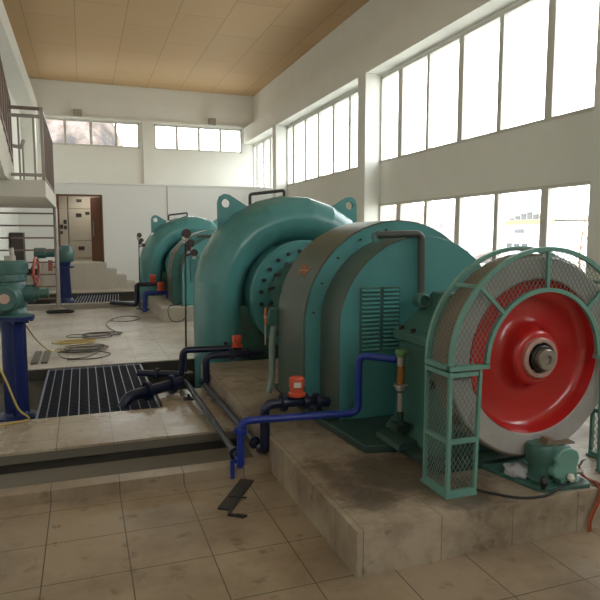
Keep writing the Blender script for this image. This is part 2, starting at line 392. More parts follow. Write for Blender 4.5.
# control room partition with doorway, roof slab and ledge
DX0, DX1, DZ0, DZ1 = -0.74, 0.62, 0.80, 2.93
w = MB()
w.box(XL, DX0, YC, YC+0.12, 0, 3.28); w.box(DX1, XW, YC, YC+0.12, 0, 3.28); w.box(DX0, DX1, YC, YC+0.12, DZ1, 3.28); w.box(DX0, DX1, YC, YC+0.12, 0, DZ0)
struct(w, 'wall_partition', M['panel'], smooth=False)
w = MB(); w.box(XL, XW, YC-0.03, YF, 3.26, 3.32); struct(w, 'trim_4', M['panel'], smooth=False)
w = MB(); w.box(2.64, 2.665, YC-0.012, YC, 0, 3.26); struct(w, 'trim_5', M['lampgrey'], smooth=False)
w = MB(); w.box(XL, 3.2, YC+0.12, YF, 0.74, 0.80); struct(w, 'floor_control_room', M['landing'], smooth=False)
w = MB(); w.box(3.2, 3.3, YC+0.12, YF, 0, 3.26); struct(w, 'wall_control_room', M['panel'], smooth=False)

# windows
def window_yz(name, x, y0, y1, z0, z1, mull, sash=0.05):
    root = bpy.data.objects.new(name, None); C.objects.link(root); root['kind'] = 'structure'
    root.location = (x, y0, z0); root.matrix_world = Matrix.Translation((x, y0, z0))
    m = MB(); xa, xb = x-0.015, x+0.07
    m.box(xa, xb, y0, y1, z0, z0+sash); m.box(xa, xb, y0, y1, z1-sash, z1)
    m.box(xa, xb, y0, y0+sash, z0, z1); m.box(xa, xb, y1-sash, y1, z0, z1)
    for q, t in mull: m.box(xa, xb, q-t*.75, q+t*.75, z0+sash, z1-sash)
    m.build('window_frame', M['frame'], root, smooth=False)
    e = [y0+sash]+sorted(q for q, t in mull)+[y1-sash]
    for a, b in zip(e, e[1:]):
        g = MB(); g.box(x+0.02, x+0.026, a, b, z0+sash, z1-sash); g.build('pane', M['glass'], root, smooth=False)
    return root
mu1 = [(7.28, .10), (8.40, .07), (9.50, .10), (10.60, .06), (11.70, .12)]
mu0 = [(q-6.98, t) for q, t in mu1]
window_yz('window_1', XW, 6.38, 12.6, ZU0, ZU1, mu1)
window_yz('window_2', XW, 6.38, 12.6, ZLO0, ZLO1, mu1)
mu2 = [(14.30, .08), (15.36, .08), (16.47, .08), (17.57, .08), (18.67, .11)]
window_yz('window_3', XW, 13.0, 19.3, ZU0, ZU1, mu2)
window_yz('window_4', XW, 19.7, YF, ZU0, ZU1, [(20.6, .1), (21.2, .14), (22.07, .14), (23.0, .14)])
window_yz('window_5', XW, -0.66, 5.64, ZU0, ZU1, mu0)
def window_xz(name, y, x0, x1, z0, z1, mull, sash=0.06):
    root = bpy.data.objects.new(name, None); C.objects.link(root); root['kind'] = 'structure'
    root.matrix_world = Matrix.Translation((x0, y, z0))
    m = MB()
    m.box(x0, x1, y+.02, y+.09, z0, z0+sash); m.box(x0, x1, y+.02, y+.09, z1-sash, z1)
    m.box(x0, x0+sash, y+.02, y+.09, z0, z1); m.box(x1-sash, x1, y+.02, y+.09, z0, z1)
    for q in mull: m.box(q-.045, q+.045, y+.02, y+.09, z0+sash, z1-sash)
    m.build('window_frame', M['frame'], root, smooth=False)
    e = [x0+sash]+mull+[x1-sash]
    for a, b in zip(e, e[1:]):
        g = MB(); g.box(a, b, y+.05, y+.056, z0+sash, z1-sash); g.build('pane', M['glass'], root, smooth=False)
window_xz('window_added_back', YB-.2, -.6, 5.2, 4.3, 5.8, [.85, 2.3, 3.75])  # unseen back window, added to light the front-facing surfaces
window_xz('window_6', YF, W1[0], W1[1], ZF0, ZF1, [-0.47, 0.40, 1.27])
window_xz('window_7', YF, W2[0], W2[1], ZF0, ZF1, [3.49, 4.33, 5.17])
# door frame and open leaf
d = bpy.data.objects.new('door_1', None); C.objects.link(d); d['kind'] = 'structure'; d.matrix_world = Matrix.Translation((DX0, YC, DZ0))
m = MB(); m.box(DX0, DX0+.07, YC-.03, YC+.15, DZ0, DZ1); m.box(DX1-.05, DX1, YC-.03, YC+.15, DZ0, DZ1); m.box(DX0, DX1, YC-.03, YC+.15, DZ1-.05, DZ1)
m.build('door_frame', M['wood'], d, smooth=False)
hx, hy, a = DX1-.05, YC+.13, R(116)
dv = Vector((math.cos(a), math.sin(a), 0))
m = MB(); p0 = Vector((hx, hy, 1.845)); m.bar(p0, p0+dv*0.66, 0.045, 2.06); lf = m.build('door_leaf', M['wood'], d, smooth=False)
q = p0+dv*0.40+Vector((-dv.y, dv.x, 0))*0.065
m = MB(); m.tube([q+Vector((0, 0, -.22)), q+Vector((0, 0, .28))], .016, 8); m.build('door_handle', M['steel'], lf)

# ================================================================== OUTSIDE
g = MB(); g.box(XW+0.3, 90, -40, 110, -1.2, -1.0); g.box(-60, XW+0.3, YF+0.3, 110, -1.2, -1.0)
struct(g, 'ground_outside', M['ground'], smooth=False)
def terrain(name, x0, x1, y0, y1, fn, nx=40, ny=30):
    bm = bmesh.new(); V = [[bm.verts.new((x0+(x1-x0)*i/nx, y0+(y1-y0)*j/ny, fn(i/nx, j/ny))) for i in range(nx+1)] for j in range(ny+1)]
    for j in range(ny):
        for i in range(nx): bm.faces.new([V[j][i], V[j][i+1], V[j+1][i+1], V[j+1][i]])
    b = MB(); b.bm.free(); b.bm = bm
    return b
from mathutils import noise as N
def hz(u, v):
    crest = max(0.0, 1-max(0, u-0.478)*11)
    return -1.2+(34*v*crest)*(0.8+0.4*N.noise((u*6, v*5, 0)))+1.8*N.noise((u*22, v*18, 3))*min(1, v*4)
hb = terrain('hillside', -45, 50, 36, 80, hz, 90, 60); tag(struct(hb, 'hillside', M['hill'], angle=180), 'bare rocky hillside seen through the far high window', 'hillside')
def hz2(u, v):
    return -1.2+(17*u*max(0, min(1, ((20+170*v)/(55+45*u)-1.32)*3.5)))*(0.8+0.5*N.noise((u*5, v*9, 5)))+1.2*N.noise((u*20, v*30, 1))*min(1, u*4)
hb = terrain('hillside', 55, 100, 20, 190, hz2, 50, 90); tag(struct(hb, 'hillside', M['hill_hazed'], angle=180), 'low hazy slope beyond the yard seen through the right-hand windows', 'hillside')
# building across the yard
b = thing('building', 'white gabled building with a yellow band across the yard', 'building', (46, 48, -1))
m = MB(); m.box(41, 54, 44.6, 51.4, -1, 2.75); m.build('wall', M['bld_white'], b, smooth=False)
m = MB(); m.prism([(44.8, 3.25), (51.4, 3.25), (51.4, 3.55), (48.2, 4.25), (44.8, 3.5)], 'X', 41.15, 54); m.build('gable_wall', M['bld_white'], b, smooth=False)
m = MB(); m.box(40.9, 41.05, 44.7, 51.5, 2.78, 3.25); m.build('band', M['bld_yellow'], b, smooth=False)
m = MB(); m.prism([(44.3, 3.5), (44.3, 3.38), (48.2, 4.2), (52, 3.4), (52, 3.55), (48.2, 4.36)], 'X', 40.7, 54.3); m.build('roof', M['bld_white'], b, smooth=False)
for k in range(7):
    y = 45.15+k*0.85
    zt = 4.12-abs(y+.3-48.2)*0.23
    m = MB(); m.box(41.05, 41.16, y, y+0.66, 3.32, zt-.1); m.build('window', M['bld_glass'], b, smooth=False)
m = MB(); m.box(40.95, 41.02, 48.6, 49.95, 2.0, 2.4); m.build('window', M['bld_glass'], b, smooth=False)
b = thing('building', 'low white shed with small dark windows in front of the gabled building', 'building', (38, 44, -1))
m = MB(); m.box(36, 39, 41.6, 46.5, -1, 1.25); m.build('wall', M['bld_white'], b, smooth=False)
m = MB(); m.box(35.8, 39.2, 41.4, 46.7, 1.25, 1.36); m.build('roof', M['lampgrey'], b, smooth=False)
for k in range(3): m = MB(); m.box(35.95, 36.02, 42.2+k*1.0, 42.9+k*1.0, .5, 1.05); m.build('window', M['bld_glass'], b, smooth=False)
# bare tree
t = MB(); base = Vector((30, 30.3, -1))
def branch(p, d, l, r, n):
    q = p+d*l; t.tube([p, (p+q)/2+Vector((random.uniform(-.06, .06), random.uniform(-.06, .06), 0))*l, q], [r, r*.85, r*.65], 5)
    if n:
        for k in range(3):
            e = (d+Vector((random.uniform(-.6, .6), random.uniform(-.7, .7), random.uniform(.0, .5)))).normalized(); branch(q, e, l*.66, r*.62, n-1)
branch(base, Vector((0, 0, 1)), 1.7, .09, 4)
tag(t.build('bare_tree', M['bark']), 'leafless reddish tree in the yard at the right end of the lower window', 'tree')

# ================================================================== FLYWHEEL
AX, AZ = 2.48, 0.89
FX, FZ = 2.468, 0.903
fw = thing('flywheel', 'large red flywheel with pale grey rim inside green mesh guard', 'flywheel', (FX, 2.78, FZ))
m = MB(); m.lathe([(.44, 2.945), (.59, 2.945), (.59, 2.79), (.58, 2.78), (.465, 2.78), (.455, 2.79), (.455, 2.90)], (FX, 0, FZ), seg=96)
m.build('rim', M['rim'], fw)
m = MB(); m.lathe([(.585, 2.947), (.598, 2.94), (.600, 2.80), (.588, 2.788)], (FX, 0, FZ), seg=96); m.build('rim_edge', M['rim_edge'], fw)
m = MB(); m.lathe([(.456, 2.783), (.452, 2.80), (.446, 2.835), (.43, 2.868), (.40, 2.885), (.33, 2.892), (.24, 2.89), (.205, 2.878), (.178, 2.85), (.165, 2.80), (.155, 2.775), (.14, 2.765), (.09, 2.765)], (FX, 0, FZ), seg=96)
m.build('web', M['red'], fw, angle=60)
m = MB(); m.lathe([(.118, 2.78), (.118, 2.742), (.112, 2.735), (.094, 2.735), (.089, 2.742), (.089, 2.79), (.03, 2.79)], (FX, 0, FZ), seg=48); m.build('hub_ring', M['hub'], fw)
m = MB(); m.lathe([(.078, 2.79), (.078, 2.73), (.070, 2.722), (.03, 2.722)], (FX, 0, FZ), seg=24); m.build('lock_nut', M['iron'], fw)
m = MB(); m.lathe([(.060, 2.73), (.060, 2.692), (.055, 2.686), (.028, 2.686), (.026, 2.705), (0, 2.705)], (FX, 0, FZ), seg=32); m.build('shaft_end', M['steel'], fw)
m = MB(); m.cyl((FX, 2.88, FZ), (FX, 3.28, FZ), .11, seg=32); m.build('shaft', M['iron'], fw)

# ================================================================== GUARD
FX = 2.484
gd = thing('flywheel_guard', 'arched pale green guard frame with diamond mesh around the flywheel', 'guard', (FX, 2.74, .16))
YG0, YG1 = 2.735, 2.97
def arcp(r, a0, a1, n): return [(FX+r*math.cos(R(a0+(a1-a0)*k/n)), FZ+r*math.sin(R(a0+(a1-a0)*k/n))) for k in range(n+1)]
RO, RI, RB = 0.642, 0.385, 0.024
m = MB(); m.band(arcp(RO, 180, 0, 60), arcp(RO-RB, 180, 0, 60), 'Y', YG0-.012, YG0+.012); m.build('outer_arch', M['guard'], gd)
m = MB(); m.band(arcp(RI+RB, 180, 0, 48), arcp(RI, 180, 0, 48), 'Y', YG0-.012, YG0+.012); m.build('inner_arch', M['guard'], gd)
m = MB(); m.band(arcp(RO, 180, 0, 60), arcp(RO-RB, 180, 0, 60), 'Y', YG1-.012, YG1+.012); m.build('rear_arch', M['guard'], gd)
for a in (90, 137, 43):
    c, s_ = math.cos(R(a)), math.sin(R(a))
    m = MB(); m.bar((FX+c*(RI+.02), YG0, FZ+s_*(RI+.02)), (FX+c*(RO-.02), YG0, FZ+s_*(RO-.02)), .020, .02, up=(0, 1, 0)); m.build('spoke', M['guard'], gd)
    m = MB(); m.bar((FX+c*(RO-.02), YG0, FZ+s_*(RO-.02)), (FX+c*(RO-.02), YG1, FZ+s_*(RO-.02)), .02, .02); m.build('cross_bar', M['guard'], gd)
ZF = FZ-0.03
LEGW = 0.185
for s_ in (-1, 1):
    xo = FX+s_*RO; xi = FX+s_*RI; xl = FX+s_*(RO-LEGW)
    m = MB()
    m.box(min(xo, xi), max(xo, xi), YG0-.014, YG0+.022, ZF, ZF+.026)
    m.box(min(xo, xo-s_*.03), max(xo, xo-s_*.03), YG0, YG1+.012, ZF, ZF+.026)
    m.build('joint_bar', M['guard'], gd, smooth=False)
    lg = MB()
    def post(x, y, zt): lg.box(x-.014, x+.014, y-.014, y+.014, .16, zt)
    x1 = xo-s_*.011
    lg.box(x1-.010, x1+.010, YG0-.011, YG0+.011, .172, ZF-.006); lg.box(x1-.010, x1+.010, YG1-.010, YG1+.010, .172, ZF-.006)
    lg.bar((xl, YG0, .172), (xl+s_*.018*-1, YG0, ZF-.006), .018, .022, up=(0, 1, 0))
    for z in (.185, .475, ZF-.022):
        w_ = .024
        lg.box(min(x1, xl), max(x1, xl), YG0-.012, YG0+.012, z-w_/2, z+w_/2); lg.box(x1-.012, x1+.012, YG0, YG1, z-w_/2, z+w_/2)
    lg.box(min(xo, xl)-.008, max(xo, xl)+.008, YG0-.02, YG0+.02, .160, .174); lg.box(x1-.02, x1+.02, YG0, YG1+.02, .160, .173)
    l_ = lg.build('leg', M['guard'], gd, smooth=False)
    for k in range(2): m = MB(); m.cyl((xo-s_*(.05+.1*k), YG0-.004, ZF+.026), (xo-s_*(.05+.1*k), YG0-.004, ZF+.04), .010, seg=6); m.build('bolt', M['guard'], gd)
# diamond mesh: clipped zig-zag wires
def clip_lines(inside, x0, x1, z0, z1, dx=.030, dz=.046, step=.006):
    segs = []; k = dx/dz
    for sgn in (1, -1):
        n0 = int((x0-k*(z1-z0)-.1)/dx); n1 = int((x1+k*(z1-z0)+.1)/dx)
        for n in range(n0, n1+1):
            z = z0; cur = None
            while z <= z1+1e-6:
                x = n*dx+sgn*k*(z-z0)
                if x0 <= x <= x1 and inside(x, z):
                    if cur is None: cur = [(x, z), (x, z)]
                    cur[1] = (x, z)
                elif cur: segs.append(cur); cur = None
                z += step
            if cur: segs.append(cur)
    return [s_ for s_ in segs if abs(s_[0][1]-s_[1][1]) > .01]
WW = .0018
def in_ann(x, z):
    r = math.hypot(x-FX, z-FZ); return RI+.015 < r < RO-.012 and z > FZ+.008
m = MB()
for (p, q) in clip_lines(in_ann, FX-.66, FX+.66, FZ, FZ+.66): m.bar((p[0], YG0, p[1]), (q[0], YG0, q[1]), WW, .003, up=(0, 1, 0))
m.build('mesh_panel', M['mesh'], gd, smooth=False)
m = MB()
for (p, q) in clip_lines(lambda x, z: True, 0, PI*(RO-.01), YG0, YG1, .030, .046):
    n = max(1, int(abs(q[0]-p[0])/.07))
    pts = [(p[0]+(q[0]-p[0])*i/n, p[1]+(q[1]-p[1])*i/n) for i in range(n+1)]
    P3 = [(FX+(RO-.012)*math.cos(u/(RO-.01)), v, FZ+(RO-.012)*math.sin(u/(RO-.01))) for u, v in pts]
    m.tube(P3, WW*.55, 4)
m.build('mesh_wrap', M['mesh'], gd, smooth=False)
for s_ in (-1, 1):
    xo = FX+s_*(RO-.014); xl = FX+s_*(RO-LEGW); a, b = min(xo, xl), max(xo, xl)
    m = MB()
    for (p, q) in clip_lines(lambda x, z: True, a, b, .19, ZF-.02): m.bar((p[0], YG0+.004, p[1]), (q[0], YG0+.004, q[1]), WW, .003, up=(0, 1, 0))
    for (p, q) in clip_lines(lambda x, z: True, YG0, YG1, .19, ZF-.02): m.bar((xo, p[0], p[1]), (xo, q[0], q[1]), WW, .003, up=(1, 0, 0))
    m.build('mesh_panel', M['mesh'], gd, smooth=False)

# ================================================================== BRAKE UNIT, RAG, CABLES
bk = thing('brake_jack', 'green flywheel brake jack on a thin base plate below the red wheel', 'brake', (2.45, 2.75, .16))
m = MB(); m.prism([(2.38, 2.625), (2.41, 2.60), (2.70, 2.565), (2.73, 2.60), (2.70, 3.10), (2.27, 3.10)], 'Z', .16, .185); m.build('base_plate', M['teal_dark'], bk, smooth=False, bevel=.004)
m = MB(); m.lathe([(0, .186), (.075, .186), (.075, .20), (.066, .21), (.066, .29), (.082, .30), (.088, .33), (.088, .385), (.075, .405), (0, .41)], (2.475, 2.72, 0), 'Z', 32); m.build('cylinder_body', M['teal_dark'], bk)
prof = [(2.56, .186), (2.56, .215), (2.51, .235), (2.505, .27), (2.53, .30), (2.515, .34), (2.54, .375), (2.57, .392), (2.63, .392), (2.675, .37), (2.69, .33), (2.675, .28), (2.68, .186)]
prof = [(a_-.03, b_) for a_, b_ in prof]
m = MB(); m.prism(prof, 'Y', 2.61, 2.70); m.build('bracket', M['guard'], bk, bevel=.008)
m = MB(); m.prism([(2.47, .41), (2.49, .44), (2.53, .435), (2.56, .405), (2.64, .40), (2.68, .405), (2.68, .393), (2.47, .393)], 'Y', 2.67, 2.74); m.build('brake_pad', M['rim_edge'], bk, bevel=.006)
m = MB(); m.lathe([(0, -.02), (.014, -.02), (.026, 0), (.020, .02), (.012, .03), (0, .03)], (2.395, 2.60, .225), 'Z', 16); m.cyl((2.395, 2.60, .187), (2.395, 2.60, .21), .016, seg=12); m.build('knob', M['black'], bk)
m = MB(); m.lathe([(0, -.03), (.016, -.03), (.024, -.01), (.014, .012), (0, .012)], (2.585, 2.595, .235), 'Z', 14); m.build('plug', M['white_label'], bk)
m = MB(); m.tube(fillet([(2.70, 2.70, .25), (2.735, 2.68, .25), (2.735, 2.66, .29), (2.76, 2.66, .29)], .012), .006, 8); m.cyl((2.69, 2.68, .22), (2.735, 2.66, .22), .016, seg=12); m.build('hose_fitting', M['steel'], bk)
# rag
bm = bmesh.new(); bmesh.ops.create_icosphere(bm, subdivisions=4, radius=1)
for v in bm.verts:
    d_ = 1+.35*N.noise(v.co*1.7)+.16*N.noise(v.co*4.5)
    v.co = Vector((v.co.x*.068*d_, v.co.y*.08*d_, max(0, v.co.z+.25)*.055*d_))
for v in bm.verts: v.co += Vector((2.405, 2.83, .186))
b_ = MB(); b_.bm.free(); b_.bm = bm
tag(b_.build('rag', M['cloth'], angle=180), 'crumpled white rag on the base plate under the flywheel', 'rag')
m = MB(); m.tube(spline([(2.04, 2.80, .167), (2.10, 2.70, .167), (2.22, 2.585, .167), (2.36, 2.552, .170), (2.47, 2.565, .19), (2.54, 2.585, .20), (2.583, 2.595, .21)]), .0075, 8)
tag(m.build('cable', M['black']), 'black cable curving along the plinth edge to the brake plug', 'cable')
for k, (dx, lab) in enumerate(((0, 'rust-red hose dropping over the plinth front beside the brake, left of two'), (.03, 'rust-red hose dropping over the plinth front beside the brake, right of two'))):
    m = MB(); m.tube(spline([(2.725, 2.68, .25-.03*k), (2.745, 2.672, .20-.01*k), (2.765+dx*.3, 2.64, .172), (2.755+dx*.6, 2.57, .172), (2.74+dx*.6, 2.532, .13), (2.665+dx*.6, 2.525, .0), (2.65+dx*.6, 2.515, -.072)]), .0065, 8)
    tag(m.build('hose', M['cable_orange']), lab, 'hose', 'rust-red hoses by the brake')

# ================================================================== BEARING, GENERATOR, TURBINE (unit; copied for the far one)
def arch(w, zb, zs, n=32):   # inverted U: half width w, base zb, springing zs
    return [(AX-w, zb)]+[(AX+w*math.cos(R(180-180*k/n)), zs+w*math.sin(R(180-180*k/n))) for k in range(n+1)]+[(AX+w, zb)]
# bearing pedestal
bp_ = thing('bearing_pedestal', 'dark green bearing pedestal between near flywheel and near generator', 'bearing', (AX, 3.5, .16))
m = MB(); m.prism([(AX-.44, .216), (AX-.40, .26), (AX-.36, .30), (AX-.33, .86), (AX+.33, .86), (AX+.36, .30), (AX+.40, .26), (AX+.44, .216)], 'Y', 3.14, 3.84); m.build('housing', M['teal_dark'], bp_, bevel=.012)
m = MB(); m.prism([(AX-.37, .865), (AX-.37, .93), (AX-.32, .95), (AX-.21, 1.035), (AX-.12, 1.105), (AX-.05, 1.20), (AX+.06, 1.20), (AX+.15, 1.15), (AX+.25, 1.05), (AX+.32, .95), (AX+.37, .93), (AX+.37, .865)], 'Y', 3.12, 3.86); m.build('cap', M['teal_dark'], bp_, bevel=.012)
for y in (3.22, 3.42, 3.62, 3.78):
    m = MB(); m.cyl((AX-.342, y, .93), (AX-.342, y, .968), .020, seg=6); m.build('bolt', M['iron'], bp_)
m = MB(); m.box(AX-.05, AX+.03, 3.3, 3.42, 1.20, 1.225); m.build('top_plate', M['iron'], bp_)
m = MB(); m.lathe([(0, -.02), (.03, -.02), (.03, .0), (.02, .004), (0, .004)], (AX-.345, 3.35, .63), 'X', 20); m.build('sight_plug', M['iron'], bp_)
m = MB(); m.lathe([(0, 0), (.055, 0), (.055, -.07), (.044, -.085), (.036, -.08), (.034, -.05), (0, -.05)], (AX-.155, 3.86, 1.135), 'Y', 28); m.build('port', M['teal_dark'], bp_)
# bedplate
bd = MB(); bd.prism([(1.72, 3.50), (1.95, 3.46), (1.98, 3.02), (3.0, 3.02), (3.25, 3.46), (3.3, 5.35), (1.66, 5.35), (1.66, 4.2)], 'Z', .16, .215)
tag(bd.build('bedplate', M['bed'], bevel=.01, smooth=False), 'dark green steel bedplate under near generator and bearing', 'bedplate')
# oil gauge
og = thing('oil_gauge', 'upright oil level gauge with green cap and amber oil', 'gauge', (2.02, 3.52, .2))
GX, GY = 2.025, 3.58
m = MB(); m.lathe([(0, .80), (.038, .80), (.042, .792), (.042, .772), (.032, .762), (.032, .75), (0, .75)], (GX, GY, .03), 'Z', 24); m.build('cap', M['cap_green'], og)
m = MB(); m.lathe([(0, .752), (.026, .752), (.026, .69), (0, .69)], (GX, GY, .03), 'Z', 20); m.build('glass_tube', M['steel'], og)
m = MB(); m.lathe([(0, .69), (.0255, .69), (.0255, .565), (0, .565)], (GX, GY, .03), 'Z', 20); m.build('oil', M['amber'], og)
m = MB(); m.lathe([(0, .568), (.028, .568), (.050, .558), (.050, .545), (.036, .54), (.036, .522), (0, .525)], (GX, GY, .03), 'Z', 24); m.build('collar', M['steel'], og)
m = MB(); m.cyl((GX, GY, .53), (GX, GY, .40), .02, seg=14); m.build('stem', M['steel'], og)
m = MB(); m.cyl((GX, GY, .40), (GX, GY, .30), .022, seg=14); m.box(GX-.05, GX+.05, GY-.05, GY+.05, .26, .32); m.cyl((GX, GY, .215), (GX, GY, .30), .05, seg=16); m.prism([(1.88, .215), (1.89, .25), (1.92, .265), (2.02, .265), (2.03, .215)], 'Y', 3.34, 3.66); m.build('base_fitting', M['bed'], og)

def make_generator(label):
    g = thing('generator', label, 'generator', (AX, 4.6, .2))
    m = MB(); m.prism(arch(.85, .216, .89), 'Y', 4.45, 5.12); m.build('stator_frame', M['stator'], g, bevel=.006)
    m = MB(); m.band(arch(.838, .22, .89), arch(.70, .22, .89), 'Y', 4.436, 4.452); m.build('front_flange', M['teal'], g, smooth=False)
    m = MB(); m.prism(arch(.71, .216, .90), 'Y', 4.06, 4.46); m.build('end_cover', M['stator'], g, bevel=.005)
    m = MB(); m.prism(arch(.705, .22, .90), 'Y', 4.05, 4.062); m.build('cover_face', M['teal'], g, smooth=False)
    m = MB(); m.prism(arch(.70, .216, .89), 'Y', 5.12, 5.5); m.lathe([(.55, 5.5), (.50, 5.62), (.30, 5.75), (.30, 6.2)], (AX, 0, AZ), seg=40); m.build('rear_cover', M['teal_dark'], g, bevel=.02)
    for x0, x1 in ((1.945, 2.09), (2.125, 2.255)):
        m = MB(); z = .745
        while z < 1.20:
            m.prism([(4.048, z), (4.030, z-.002), (4.028, z+.004), (4.048, z+.022)], 'X', x0, x1); z += .032
        v = m.build('louvre', M['teal'], g, smooth=False)
        m = MB(); m.box(x0-.012, x1+.012, 4.041, 4.049, .73, 1.225); m.build('louvre_frame', M['teal_dark'], v, smooth=False)
    m = MB(); m.tube(fillet([(AX-.42, 4.03, 1.615), (AX-.06, 4.0, 1.625), (AX-.06, 3.99, 1.15), (AX-.13, 3.90, 1.13)], .05), .028, 12); m.build('breather_pipe', M['pipe_olive'], g)
    for k in range(5):
        a = R(100+k*18); m = MB(); m.cyl((AX+.78*math.cos(a), 4.437, AZ+.78*math.sin(a)), (AX+.78*math.cos(a), 4.42, AZ+.78*math.sin(a)), .010, seg=6); m.build('bolt', M['iron'], g)
    m = MB(); m.lathe([(.045, 0), (.045, -.02), (.03, -.02), (.03, 0)], (AX-.42, 4.036, 1.60), 'Y', 20); m.build('pipe_eye', M['teal_dark'], g)
    m = MB(); ra = .853
    def sp_(y, a): return (AX+ra*math.cos(R(a)), y, AZ+ra*math.sin(R(a)))
    for (y0, a0, y1, a1) in ((4.62, 147, 4.72, 152), (4.66, 153, 4.76, 147), (4.74, 152, 4.80, 146), (4.82, 153, 4.84, 146), (4.64, 149.5, 4.86, 150)):
        m.bar(sp_(y0, a0), sp_(y1, a1), .012, .006, up=(math.cos(R(150)), 0, math.sin(R(150))))
    m.build('paint_mark', M['copper'], g, smooth=False)
    return g
gen = make_generator('large teal generator with louvred end cover in the middle of the hall')
def make_turbine(label):
    t = thing('turbine', label, 'turbine', (AX, 7.3, 0))
    # volute: gored ring, straight leg down into the pit on the left
    bm = MB(); sections = []
    RC = .935
    pts = [(AX-RC, -.75, 0), (AX-RC, -.1, 0), (AX-RC, .45, 0), (AX-RC, .80, 0)]
    path = [(Vector((AX-RC, 7.3, z)), Vector((-1, 0, 0)), .297) for z in (-.75, -.1, .5, .80)]
    for k in range(0, 27):
        a = 171-k*15; rr = .297-.005*max(0, k-8)
        path.append((Vector((AX+RC*math.cos(R(a)), 7.3, AZ+RC*math.sin(R(a)))), Vector((math.cos(R(a)), 0, math.sin(R(a)))), rr))
        if AZ+RC*math.sin(R(a)) < .55 and k > 8: break
    seg = 60; rings = []
    for c, out, rr in path:
        rings.append([bm.bm.verts.new(c+out*rr*math.cos(2*PI*j/seg)+Vector((0, 1, 0))*(.50*(rr/.297))*math.sin(2*PI*j/seg)) for j in range(seg)])
    for a_, b_ in zip(rings, rings[1:]):
        for j in range(seg): bm.bm.faces.new([a_[j], a_[(j+1) % seg], b_[(j+1) % seg], b_[j]])
    bm.bm.faces.new(rings[0]); bm.bm.faces.new(rings[-1][::-1])
    o = bm.build('volute', M['teal'], t, angle=80)
    for e in o.data.edges:
        i, j = e.vertices
        if i//seg == j//seg and i//seg > 2: e.use_edge_sharp = True
    # stay ring and covers
    m = MB(); m.lathe([(.30, 7.1), (.675, 7.1), (.675, 6.74), (.655, 6.72), (.44, 6.72)], (AX, 0, AZ), seg=72); m.build('head_cover', M['teal'], t)
    m = MB(); m.lathe([(.45, 6.73), (.45, 6.66), (.42, 6.62), (.40, 6.45), (.34, 6.40), (.30, 6.25), (.18, 6.2), (.18, 5.9)], (AX, 0, AZ), seg=72); m.build('shaft_cover', M['teal_dark'], t)
    m = MB(); m.box(AX-.80, AX+.75, 6.90, 7.55, -.7, .78); m.build('support_block', M['teal_dark'], t, smooth=False)
    for k in range(16):
        a = R(22.5*k+4); c, s2 = math.cos(a), math.sin(a); m = MB(); m.bar((AX+.41*c, 6.64, AZ+.41*s2), (AX+.49*math.cos(a+.12), 6.66, AZ+.49*math.sin(a+.12)), .03, .03, up=(0, 1, 0)); m.build('lever', M['iron'], t, smooth=False)
    for k in range(24):
        a = R(7.5+15*k); c = Vector((AX+.55*math.cos(a), 6.72, AZ+.55*math.sin(a)))
        m = MB(); m.cyl(c, c+Vector((0, -.055, 0)), .014, seg=8); m.cyl(c, c+Vector((0, -.03, 0)), .024, seg=6); m.build('bolt', M['iron'], t)
    for s_ in (-1, 1):
        base = []
        prof = [(-.50, 1.02), (-.93, .62), (-.93, 1.13), (-.905, 1.20), (-.85, 1.235), (-.78, 1.225), (-.45, 1.02)]
        holec = (-.825, 1.12)
        # plate as a ring around the hole
        outer = []
        n = 40
        poly = [Vector((p[0], p[1])) for p in prof]
        for k in range(n):
            a = 2*PI*k/n; d_ = Vector((math.cos(a), math.sin(a))); best = 1e9
            for i in range(len(poly)):
                p, q = poly[i], poly[(i+1) % len(poly)]; e = q-p; den = d_.x*e.y-d_.y*e.x
                if abs(den) < 1e-9: continue
                w0 = p-Vector(holec); tt = (w0.x*e.y-w0.y*e.x)/den; uu = (w0.x*d_.y-w0.y*d_.x)/den
                if tt > 0 and -1e-6 <= uu <= 1+1e-6: best = min(best, tt)
            outer.append((AX-s_*(-1)*(holec[0]+d_.x*best), AZ+holec[1]+d_.y*best))
        inner = [(AX-s_*(-1)*(holec[0]+.052*math.cos(2*PI*k/n)), AZ+holec[1]+.052*math.sin(2*PI*k/n)) for k in range(n)]
        m = MB(); m.band(outer, inner, 'Y', 7.27, 7.31, closed=True); m.build('lifting_lug', M['teal'], t)
    m = MB(); m.tube(fillet([(1.98, 7.35, 1.95), (1.98, 7.35, 2.13), (2.43, 7.35, 2.19), (2.43, 7.35, 2.08)], .03), .020, 10); m.build('vent_pipe', M['black_metal'], t)
    return t
tur = make_turbine('nearest teal spiral turbine casing, beside the blue pipes')
DYU = 7.6
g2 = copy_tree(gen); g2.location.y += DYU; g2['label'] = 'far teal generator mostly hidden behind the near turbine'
g2['group'] = gen['group'] = 'teal generators along the hall'
t2 = copy_tree(tur); t2.location.y += DYU; t2['label'] = 'far teal spiral turbine casing by the white partition'
t2['group'] = tur['group'] = 'teal spiral turbines along the hall'
# conduit with box on the near generator
cd = thing('conduit', 'pale grey conduit with junction box on the left flank of the near generator', 'conduit', (1.62, 5.2, .16))
m = MB(); m.tube(fillet([(1.63, 5.18, .86), (1.59, 5.18, .7), (1.59, 5.18, .30), (1.55, 5.16, .18)], .1), .030, 12); m.build('pipe', M['conduit'], cd)
m = MB(); m.box(1.55, 1.70, 5.14, 5.26, .80, .96); m.build('junction_box', M['teal_dark'], cd, bevel=.012)
m = MB(); m.tube([(1.535, 5.2, .80), (1.535, 5.2, .96)], .012, 8); m.build('thermometer', M['copper'], cd)
m = MB(); m.tube([(1.535, 5.2, .62), (1.535, 5.2, .80)], .008, 8); m.build('capillary', M['steel'], cd)
m = MB(); m.box(1.525, 1.56, 5.185, 5.215, .86, .89); m.build('clamp', M['steel'], cd)

